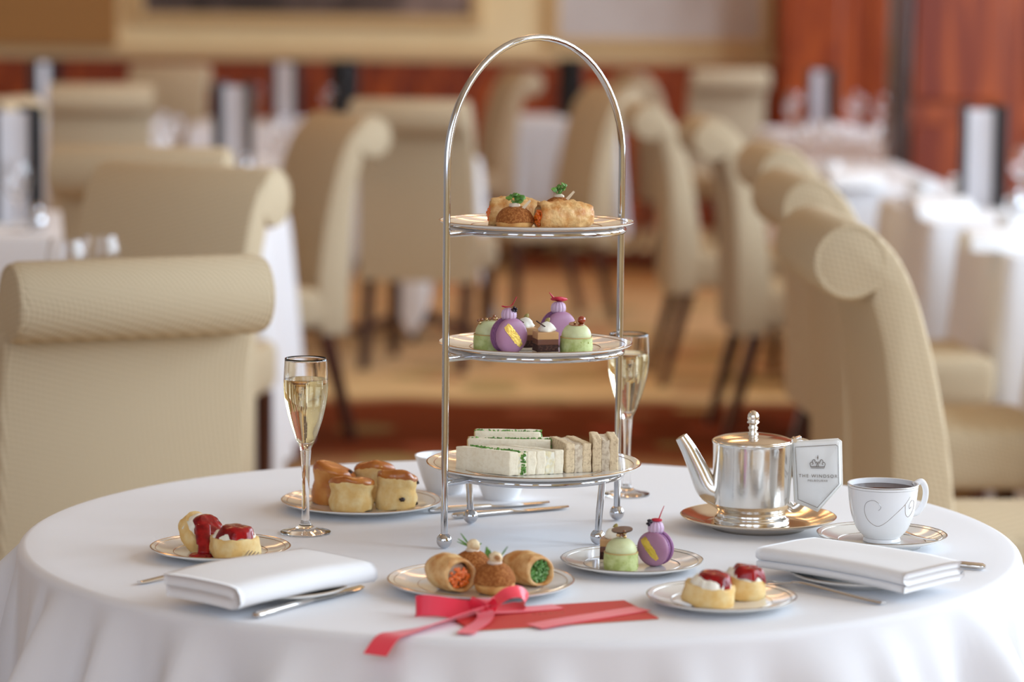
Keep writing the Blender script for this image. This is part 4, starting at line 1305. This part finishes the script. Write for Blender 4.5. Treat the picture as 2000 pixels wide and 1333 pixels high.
# ------------------------------------------------------------------ white bowls
for (x, y, lab) in ((-0.0985, 0.305, 'small white china bowl behind the left pole of the stand'), (-0.0244, 0.262, 'small white china bowl seen under the lowest tier')):
    t = thing('sauce_bowl', lab, 'bowl', (x, y, TZ), 0, 'small white bowls')
    MB().add(*lathe([(0, 0.003), (0.019, 0.003), (0.020, 0), (0.0225, 0), (0.024, 0.004), (0.031, 0.022), (0.0385, 0.0475), (0.0392, 0.0495), (0.0370, 0.0495), (0.029, 0.022), (0.018, 0.008), (0, 0.007)], 56)).build('bowl_body', M['white_china'], t, sharp=0.9)
    MB().add(*blob_patch(0.028, 0.006, x, 5, 0.05), TR(0, 0, 0.026)).build('bowl_filling', M['cream'] if x < -0.05 else M['jam'], t, sharp=None)

# ------------------------------------------------------------------ cutlery


def knife(label, p0, p1, z, rz_group=None):
    """p0 handle end, p1 blade tip"""
    a, b = Vector((*p0, 0)), Vector((*p1, 0))
    L = (b - a).length
    t = thing('table_knife', label, 'knife', (a.x, a.y, z), math.atan2(b.y - a.y, b.x - a.x), rz_group)
    hp = [(0, 0, 0.0045), (0.004, 0, 0.0045), (0.03, 0, 0.0045), (0.45 * L, 0, 0.0042), (0.50 * L, 0, 0.004)]
    MB().add(*tube(hp, [(0.003, 0.002), (0.0058, 0.0038), (0.0058, 0.0038), (0.0045, 0.0032), (0.0040, 0.0028)], 14, up=(0, 0, 1))).build('handle', M['steel'], t)
    hp = [(0.49 * L, 0, 0.004), (0.54 * L, 0, 0.0035), (0.62 * L, 0, 0.0032), (0.90 * L, 0, 0.003), (0.97 * L, 0.002, 0.003), (L, 0.005, 0.003)]
    MB().add(*tube(hp, [(0.0040, 0.0026), (0.0060, 0.0014), (0.0085, 0.0010), (0.0088, 0.0008), (0.0062, 0.0007), (0.001, 0.0005)], 10, up=(0, 0, 1))).build('blade', M['steel'], t)
    return t


def fork(label, p0, p1, z, z_tip=0.006, arch=0.010):
    a, b = Vector((*p0, 0)), Vector((*p1, 0))
    L = (b - a).length
    t = thing('dessert_fork', label, 'fork', (a.x, a.y, z), math.atan2(b.y - a.y, b.x - a.x))
    hp = spline([(0, 0, 0.003), (0.06 * L, 0, 0.003), (0.30 * L, 0, 0.006), (0.52 * L, 0, 0.004 + arch), (0.62 * L, 0, 0.003 + arch)], 5)
    n = len(hp)
    MB().add(*tube(hp, [((0.0048 if i < 3 else 0.0058 - 0.0034 * (i / (n - 1)) ** 0.8), 0.0016) for i in range(n)], 12, up=(0, 0, 1))).build('handle', M['steel'], t)
    hp = spline([(0.61 * L, 0, 0.003 + arch), (0.67 * L, 0, 0.002 + arch * 0.7), (0.73 * L, 0, 0.002 + arch * 0.4), (0.77 * L, 0, 0.002 + arch * 0.3)], 4)
    n = len(hp)
    MB().add(*tube(hp, [(0.0026 + 0.0078 * min(1, 1.3 * i / (n - 1)), 0.0011) for i in range(n)], 12, up=(0, 0, 1))).build('fork_root', M['steel'], t)
    for k in range(4):
        yy = (k - 1.5) * 0.0055
        MB().add(*tube(spline([(0.765 * L, yy * 0.96, 0.002 + arch * 0.3), (0.88 * L, yy, 0.003), (L, yy, z_tip)], 4), [(0.0014, 0.0009)] * 8 + [(0.0006, 0.0005)], 8, up=(0, 0, 1))).build('tine', M['steel'], t)
    return t


knife('steel butter knife behind the stand, touching the rear ball foot side', (-0.114, 0.140), (0.040, 0.222), TZ, 'butter knives behind the stand')
knife('steel butter knife behind the stand lying nearer its centre', (-0.084, 0.102), (0.064, 0.190), TZ, 'butter knives behind the stand')
knife('steel knife lying alone by the thick napkin near the cloth edge', (-0.2757, -0.5070), (-0.1704, -0.3385), TZ)
knife('steel knife whose handle sticks out past the layered napkin', (0.5319, -0.1963), (0.350, -0.112), TZ)
fork('steel dessert fork beside the jam scone plate', (0.3900, -0.4000), (0.2440, -0.2680), TZ, 0.012, 0.005)
fork('steel dessert fork half hidden behind the thick napkin', (-0.4178, -0.332), (-0.3020, -0.2180), TZ, 0.0175, 0.006)

# ------------------------------------------------------------------ napkins


def napkin(label, cx, cy, z, L, W, rotz, layers, th, seed, sag=0.006):
    """long sheet folded in a zigzag across its width: layers joined by round folds"""
    t = None
    gap = th
    path = []
    for k in range(layers):
        zz = gap * (k + 0.5)
        inset = 0.004 * math.sin(k * 2.1 + seed)
        xs = [-W / 2 + 0.006 + inset, W / 2 - 0.006 + inset * 0.5]
        if k % 2:
            xs = xs[::-1]
        n = 14
        for i in range(n + 1):
            path.append((xs[0] + (xs[1] - xs[0]) * i / n, zz))
        if k < layers - 1:
            d = 1 if xs[1] > xs[0] else -1
            for i in range(1, 5):
                a = -pi / 2 + i / 5 * pi
                path.append((xs[1] + d * cos(a) * gap * 0.75, zz + gap / 2 + sin(a) * gap / 2))
    hth = th * 0.497
    m = len(path)
    nrm = []
    for i in range(m):
        a, b = path[max(0, i - 1)], path[min(m - 1, i + 1)]
        dx, dz = b[0] - a[0], b[1] - a[1]
        l = math.hypot(dx, dz) or 1
        nrm.append((-dz / l, dx / l))
    outer = [(p[0] + n[0] * hth, p[1] + n[1] * hth) for p, n in zip(path, nrm)]
    inner = [(p[0] - n[0] * hth, p[1] - n[1] * hth) for p, n in zip(path, nrm)]
    sec = outer + inner[::-1]
    NL = 30
    v, f = [], []
    S = len(sec)
    for j in range(NL + 1):
        y = -L / 2 + L * j / NL
        for (x, zz) in sec:
            u = Vector((x * 14, y * 9, zz * 8 + seed))
            dz = noise.noise(u) * 0.0022 - sag * (abs(y) / (L / 2)) ** 2.5 * 0.8 - sag * 0.4 * (abs(x) / (W / 2)) ** 3
            skew = noise.noise(Vector((zz * 300, seed, 0))) * 0.004
            v.append((x + noise.noise(u + Vector((9, 0, 0))) * 0.0015, y + skew, zz + dz))
    for j in range(NL):
        for i in range(S):
            k = (i + 1) % S
            f.append((j * S + i, j * S + k, (j + 1) * S + k, (j + 1) * S + i))
    for j in (0, NL):                                             # close the two cut ends strip by strip
        for i in range(m - 1):
            q = (j * S + i, j * S + i + 1, j * S + S - 2 - i, j * S + S - 1 - i)
            f.append(q if j == 0 else q[::-1])
    zmin = min(p[2] for p in v)
    o = MB().add(v, f).build('folded_napkin', M['napkin'], loc=(cx, cy, z - zmin), rot=(0, 0, rotz), sharp=None)
    tag(o, label, 'napkin')
    return o


napkin('thick white linen napkin folded over the gold-rimmed side plate', -0.272, -0.402, TZ + 0.0110, 0.205, 0.112, radians(-41), 2, 0.0122, 1.0, 0.0035)
napkin('layered white linen napkin resting across the platinum-lined side plate', 0.376, -0.285, TZ + 0.0118, 0.205, 0.112, radians(46), 3, 0.0072, 5.0, 0.0025)

# ------------------------------------------------------------------ teapot on its silver tray
plate('round silver tray plate under the teapot', 0.2934, 0.0664, TZ, 0.0956, M['silver'], None, 0.016, 'tray', 'silver_tray', False, M['silver_tray'])
PX, PY, PZ0 = 0.2850, 0.068, TZ + PF
tp = thing('teapot', 'silver straight-sided teapot with hinged lid and acorn finial on a tray', 'teapot', (PX, PY, PZ0))
body = spline_prof([(0.0400, 0), (0.0462, 0.0005), (0.0468, 0.004), (0.0455, 0.0075), (0.0425, 0.0105), (0.0415, 0.0150), (0.0440, 0.0190), (0.0468, 0.0215)], 3)
body += spline_prof([(0.0472, 0.0225), (0.0480, 0.045), (0.0486, 0.075), (0.0492, 0.0985), (0.0500, 0.1005), (0.0500, 0.1025), (0.0488, 0.1035)], 4)
MB().add(*lathe([(0, 0.001)] + body + [(0.046, 0.1035), (0.046, 0.05), (0, 0.045)], 96)).build('body', M['silver'], tp, sharp=0.8)
lid = MB().add(*lathe([(0, 0.1030), (0.0470, 0.1030), (0.0478, 0.1045), (0.040, 0.1072), (0.025, 0.1098), (0.012, 0.1108), (0.006, 0.1112), (0, 0.1112)], 72)).build('lid', M['silver_tray'], tp, sharp=0.8)
fin = [(0.0055, 0.110), (0.0068, 0.112), (0.0045, 0.1145), (0.0056, 0.117), (0.0062, 0.119), (0.0045, 0.1215), (0.0052, 0.1235), (0.0076, 0.1248), (0.0076, 0.1262), (0.0062, 0.1272), (0.0072, 0.130), (0.0070, 0.134), (0.0052, 0.1375), (0.0025, 0.1395), (0, 0.1402)]
MB().add(*lathe(fin, 28)).build('finial', M['silver'], lid, sharp=None)
sp = spline([(-0.036, 0, 0.034), (-0.054, 0, 0.043), (-0.066, 0, 0.066), (-0.078, 0, 0.090), (-0.088, 0, 0.1065)], 6)
n = len(sp)
MB().add(*tube(sp, [((0.019 - 0.0115 * (i / (n - 1)) ** 0.75), (0.0125 - 0.0055 * (i / (n - 1)) ** 0.7)) for i in range(n)], 20, up=(0, 1, 0))).build('spout', M['silver'], tp, sharp=1.0)
hs = spline([(0.046, 0, 0.098), (0.060, 0, 0.1015), (0.078, -0.002, 0.090), (0.080, -0.002, 0.055), (0.064, 0, 0.028), (0.052, 0, 0.018), (0.045, 0, 0.024)], 6)
MB().add(*tube(hs, [(0.0052, 0.0028)] * len(hs), 14, up=(0, 1, 0))).build('handle', M['silver'], tp)
MB().add(*tube([(0.051, -0.008, 0.1045), (0.051, 0.008, 0.1045)], 0.0028, 10)).add(*rbox(0.014, 0.010, 0.003, 0.001), TR(0.053, 0, 0.1045, 0, -0.35, 0)).build('hinge', M['silver'], tp)

# sleeve over the teapot handle, with crown emblem and hotel lettering
SLX, SLY, SLZ = 0.3640, 0.0600, 0.8170
sl = thing('handle_sleeve', 'white pennant-shaped cotton sleeve with crown emblem hung on the teapot handle', 'handle sleeve', (SLX, SLY, SLZ), radians(-4))
poly = [(-0.0315, 0.0405), (0.0245, 0.0450), (0.0275, 0.0430), (0.0300, -0.0100), (0.0010, -0.0440), (-0.0260, -0.0330)]


def pouch(poly, dep, inset):
    """two bulging faces joined at the rim"""
    c = Vector((sum(p[0] for p in poly) / len(poly), sum(p[1] for p in poly) / len(poly)))
    per = []
    for i in range(len(poly)):
        a, b = Vector(poly[i]), Vector(poly[(i + 1) % len(poly)])
        for k in range(10):
            per.append(a.lerp(b, k / 10))
    m = len(per)
    v, f = [], []
    rings = [1.0, 0.985, 0.95, 0.88, 0.7, 0.45, 0.2]
    for side in (-1, 1):
        base = len(v)
        for q in rings:
            for p in per:
                w = c.lerp(p, q)
                y = side * dep * ((1 - q ** 6) ** 0.5 if q < 1 else 0) + 0.0012 * noise.noise(Vector((w.x * 70, w.y * 45, side)))
                v.append((w.x, y, w.y))
        v.append((c.x, side * dep, c.y))
        for k in range(len(rings) - 1):
            for i in range(m):
                j = (i + 1) % m
                q = (base + k * m + i, base + k * m + j, base + (k + 1) * m + j, base + (k + 1) * m + i)
                f.append(q if side > 0 else q[::-1])
        e = base + (len(rings) - 1) * m
        for i in range(m):
            q = (e + i, e + (i + 1) % m, len(v) - 1)
            f.append(q if side > 0 else q[::-1])
    return v, f


MB().add(*pouch(poly, 0.0075, 0.004)).build('sleeve_body', M['sleeve'], sl, sharp=None)
MB().add(*tube([(a, 0, b) for a, b in poly], 0.0017, 8, closed=True)).build('binding', M['sleeve_edge'], sl)
cx_, cz_ = 0.0, -0.001
ins = [(cx_ + (a - cx_) * 0.88, cz_ + (b - cz_) * 0.88) for a, b in poly]
sec = []
for i in range(len(ins)):
    a, b = Vector(ins[i]), Vector(ins[(i + 1) % len(ins)])
    sec += [a.lerp(b, k / 6) for k in range(6)]
MB().add(*tube([(p.x, -0.0068, p.y) for p in sec], 0.00035, 6, closed=True)).build('border_line', M['print'], sl)
# crown drawn with fine raised lines
cr = MB()
CZ = 0.0165
yf = -0.0084


def stroke(pts, w=0.00040):
    cr.add(*tube([(x, yf, CZ + z) for x, z in pts], w, 6))


stroke([(-0.0088, -0.0045), (0.0088, -0.0045)], 0.00055)
stroke([(-0.0082, -0.0062), (0.0082, -0.0062)], 0.00030)
for s in (-1, 1):
    stroke([(p.x, p.z) for p in spline([(s * 0.0080, 0, -0.0045), (s * 0.0092, 0, -0.001), (s * 0.0078, 0, 0.0012), (s * 0.0058, 0, 0.0004), (s * 0.0056, 0, -0.0012), (s * 0.0068, 0, -0.0012)], 5)])
    stroke([(p.x, p.z) for p in spline([(s * 0.0064, 0, 0.0012), (s * 0.0060, 0, 0.0036), (s * 0.0042, 0, 0.0044), (s * 0.0030, 0, 0.0030), (s * 0.0040, 0, 0.0020)], 5)])
    stroke([(p.x, p.z) for p in spline([(s * 0.0014, 0, -0.0042), (s * 0.0006, 0, -0.0010), (s * 0.0012, 0, 0.0014), (s * 0.0026, 0, 0.0012), (s * 0.0024, 0, -0.0004)], 5)])
stroke([(0, 0.0045), (0, 0.0068), (0, 0.0098)], 0.0004)
cr.add(*ico(0.0010, 2, (0.8, 0.4, 1.7)), TR(0, yf, CZ + 0.0070))
cr.build('crown_emblem', M['print'], sl)


def lettering(text, size, m, parent, loc, rot, spacing=1.0, name='lettering', thick=0.0001):
    cu = bpy.data.curves.new('lettering', 'FONT')
    cu.body = text
    cu.size = size
    cu.align_x, cu.align_y = 'CENTER', 'CENTER'
    cu.space_character = spacing
    cu.extrude = thick
    tmp = bpy.data.objects.new('tmp', cu)
    COL.objects.link(tmp)
    bpy.context.view_layer.update()
    me = bpy.data.meshes.new_from_object(tmp.evaluated_get(bpy.context.evaluated_depsgraph_get()))
    bpy.data.objects.remove(tmp); bpy.data.curves.remove(cu)
    me.materials.clear()
    me.name = name
    return obj(name, me, m, parent, loc, rot)


lettering('THE WINDSOR', 0.0056, M['print'], sl, (0.0008, -0.0089, 0.0005), (radians(90), 0, 0), 1.32)
lettering('MELBOURNE', 0.0034, M['print'], sl, (0.0004, -0.0089, -0.0052), (radians(90), 0, 0), 1.35)

# ------------------------------------------------------------------ coffee cup
plate('platinum-lined saucer under the coffee cup', 0.4316, -0.0456, TZ, 0.0772, M['platinum'], None, 0.015, 'saucer', 'saucer')
cup = thing('coffee_cup', 'white china cup of black coffee with swirl decoration', 'cup', (0.4316, -0.0456, TZ + PF))
CUPO = [(0.0215, 0), (0.0225, 0.0015), (0.0215, 0.0045), (0.0225, 0.0065), (0.0300, 0.0150), (0.0360, 0.0290), (0.0395, 0.0450), (0.0412, 0.0600), (0.0420, 0.0690), (0.0418, 0.0700)]
cin = [(0.0402, 0.0698), (0.0396, 0.060), (0.0378, 0.045), (0.0340, 0.029), (0.027, 0.015), (0.018, 0.009), (0, 0.008)]
cpro = spline_prof(CUPO, 4)
MB().add(*lathe([(0, 0.002), (0.019, 0.002), (0.020, 0)] + cpro + cin, 80)).build('cup_bowl', M['white_china'], cup, sharp=0.9)
MB().add(*lathe([(0.0402, 0.0640), (0, 0.0640)], 64)).build('coffee', M['coffee'], cup)
for nm, zz, w in (('rim_band', 0.0688, 0.0010), ('inner_line', 0.0655, 0.0004), ('foot_line', 0.0052, 0.0004)):
    def rad_at(z_):
        for (a, b), (c, d) in zip(cpro, cpro[1:]):
            if b <= z_ <= d:
                return a + (c - a) * (z_ - b) / (d - b + 1e-9)
        return cpro[-1][0]
    rr = rad_at(zz)
    MB().add(*lathe([(rr - 0.0003, zz - w), (rr + 0.00035, zz), (rr - 0.0003, zz + w)], 80)).build(nm, M['platinum'], cup)


def on_cup(pts, w):
    """line printed on the outside of the cup: (angle degrees, height)"""
    q = []
    for p in spline([(a, 0, z) for a, z in pts], 8):
        r_ = rad_at(p.z) + 0.00002
        q.append((r_ * cos(radians(p.x)), r_ * sin(radians(p.x)), p.z))
    MB().add(*tube(q, w, 6)).build('swirl_line', M['platinum'], cup)


on_cup([(-104, 0.043), (-100, 0.047), (-104, 0.052), (-114, 0.055), (-126, 0.051), (-130, 0.041), (-124, 0.030), (-108, 0.0235), (-92, 0.0275), (-72, 0.040), (-56, 0.050), (-46, 0.0585)], 0.00030)
on_cup([(-40, 0.046), (-44, 0.044), (-46, 0.049), (-40, 0.054), (-32, 0.051), (-32, 0.041), (-42, 0.034), (-52, 0.038), (-56, 0.050)], 0.00030)
hd = spline([(0.0395, 0, 0.0655), (0.0500, 0, 0.0700), (0.0560, 0, 0.0600), (0.0545, 0, 0.0450), (0.0460, 0, 0.0330), (0.0365, 0, 0.0310)], 6)
MB().add(*tube([Matrix.Rotation(radians(18), 3, 'Z') @ p for p in hd], [(0.0036, 0.0026)] * len(hd), 14, up=(0, 1, 0))).build('handle', M['white_china'], cup)
spn = thing('teaspoon', 'small steel teaspoon lying on the saucer behind the cup', 'spoon', (0.4750, -0.0500, TZ + 0.0095), radians(-66))
MB().add(*tube(spline([(-0.042, 0, 0.004), (-0.01, 0, 0.002), (0.02, 0, 0.003), (0.040, 0, 0.0055)], 5), [(0.0022, 0.0013)] * 16, 8, up=(0, 0, 1))).build('handle', M['steel'], spn)
MB().add(*ico(0.011, 3, (1.35, 0.9, 0.3)), TR(-0.054, 0, 0.006)).build('spoon_bowl', M['steel'], spn)

# ------------------------------------------------------------------ red card with satin ribbon
CDX, CDY, CDA = 0.0310, -0.4770, radians(20)
cdt = thing('gift_card', 'red gift card with gold edge lying before the plate of choux buns', 'card', (CDX, CDY, TZ + 0.0008), CDA)
MB().add(*rbox(0.206, 0.094, 0.0016, 0.0003)).build('card_panel', M['card'], cdt, smooth=False)
MB().add(*rbox(0.2075, 0.0955, 0.0007), TR(0, 0, -0.0004)).build('gilt_edge', M['gold'], cdt, smooth=False)
gm = MB()
for k in range(6):
    xx = -0.016 + k * 0.0062
    gm.add(*tube([(xx - 0.0018, 0.004, 0.0017), (xx, 0.0075 - 0.001 * (k % 2), 0.0017), (xx + 0.0018, 0.004, 0.0017)], 0.00035, 5))
gm.build('gilt_mark', M['gold'], cdt)


def strip(pts, wdir, width, n=8, th=0.0003):
    """ribbon through the points; wdir gives the width direction at each point"""
    P = spline(pts, n)
    Wd = spline([Vector(w).normalized() for w in wdir], n)
    v, f = [], []
    for i, (p, w) in enumerate(zip(P, Wd)):
        t = (P[min(i + 1, len(P) - 1)] - P[max(i - 1, 0)]).normalized()
        w = (w - t * w.dot(t)).normalized() * width / 2
        nn = t.cross(w).normalized() * th
        v += [p + w + nn, p - w + nn, p - w - nn, p + w - nn]
    for i in range(len(P) - 1):
        for k in range(4):
            a, b = i * 4 + k, i * 4 + (k + 1) % 4
            f.append((a, b, b + 4, a + 4))
    f += [(3, 2, 1, 0), tuple(len(v) - 4 + k for k in range(4))]
    return v, f


K = Vector((-0.040, -0.482, TZ + 0.0065))
rb = thing('ribbon_bow', 'glossy red satin ribbon tied in a bow round the red card', 'ribbon', tuple(K))


def rpart(name, pts, wd, width):
    MB().add(*strip([Vector(p) - K for p in pts], wd, width)).build(name, M['ribbon'], rb, sharp=1.2)


z0 = TZ
rpart('bow_loop', [K, (-0.062, -0.487, z0 + 0.0089), (-0.092, -0.490, z0 + 0.0135), (-0.108, -0.486, z0 + 0.0122), (-0.106, -0.478, z0 + 0.0069), (-0.085, -0.476, z0 + 0.0050), (-0.060, -0.480, z0 + 0.0056), K],
      [(0, 0.4, 1), (0, 0.5, 1), (0.1, 0.4, 1), (0, 0.3, 1), (0, 0.3, 1), (0, 0.5, 1), (0, 0.6, 1), (0, 0.4, 1)], 0.021)
rpart('bow_loop', [K, (-0.028, -0.478, z0 + 0.0142), (-0.014, -0.470, z0 + 0.0228), (-0.001, -0.462, z0 + 0.0228), (0.006, -0.455, z0 + 0.0142), (0.000, -0.455, z0 + 0.0069), (-0.020, -0.468, z0 + 0.0050), K],
      [(0.2, 1, 0.2), (-0.3, 1, 0.3), (-0.2, 1, 0.5), (0.0, 1, 0.5), (0.3, 1, 0.3), (0.2, 1, 0.4), (0, 1, 0.3), (0.2, 1, 0.2)], 0.018)
rpart('bow_loop', [K, (-0.044, -0.488, z0 + 0.0116), (-0.043, -0.490, z0 + 0.0182), (-0.037, -0.484, z0 + 0.0188), (-0.034, -0.480, z0 + 0.0116), K],
      [(1, 0, 0), (1, -0.2, 0), (1, -0.2, 0), (1, 0, 0), (1, 0, 0), (1, 0, 0)], 0.019)
rpart('tail', [K, (-0.062, -0.508, z0 + 0.0050), (-0.092, -0.540, z0 + 0.0035), (-0.118, -0.572, z0 + 0.0025), (-0.134, -0.590, z0 + 0.0010), (-0.146, -0.614, z0 - 0.012)],
      [(0.5, -0.6, 0.6), (0.6, -0.6, 0.6), (0.75, -0.6, 0.35), (0.8, -0.55, 0.1), (0.9, -0.5, 0.0), (0.9, -0.4, 0)], 0.026)
rpart('tail', [K, (-0.036, -0.505, z0 + 0.0076), (-0.040, -0.530, z0 + 0.0050), (-0.052, -0.560, z0 + 0.0030), (-0.056, -0.576, z0 + 0.0026)],
      [(1, 0, 0.1), (1, 0, 0.2), (1, -0.2, 0.1), (1, -0.3, 0), (1, -0.3, 0)], 0.018)
rpart('band', [K, (-0.02, -0.470, z0 + 0.0040), (0.015, -0.452, z0 + 0.0032), (0.040, -0.438, z0 + 0.0030)], [(0.45, -0.9, 0)] * 4, 0.024)
rpart('band', [(0.014, -0.538, z0 + 0.0024), (0.040, -0.517, z0 + 0.0032), (0.085, -0.481, z0 + 0.0032), (0.1290, -0.4450, z0 + 0.0032)], [(0.62, -0.78, 0)] * 4, 0.026)
MB().add(*ico(0.0075, 3, (1, 0.8, 0.9), 0.25, 2.2, 3)).build('knot', M['ribbon'], rb)
MB().add(*ico(0.0014, 2), TR(-0.006, -0.008, 0.0)).add(*ico(0.0012, 2), TR(-0.001, -0.0085, -0.0005)).build('gold_charm', M['gold'], rb)
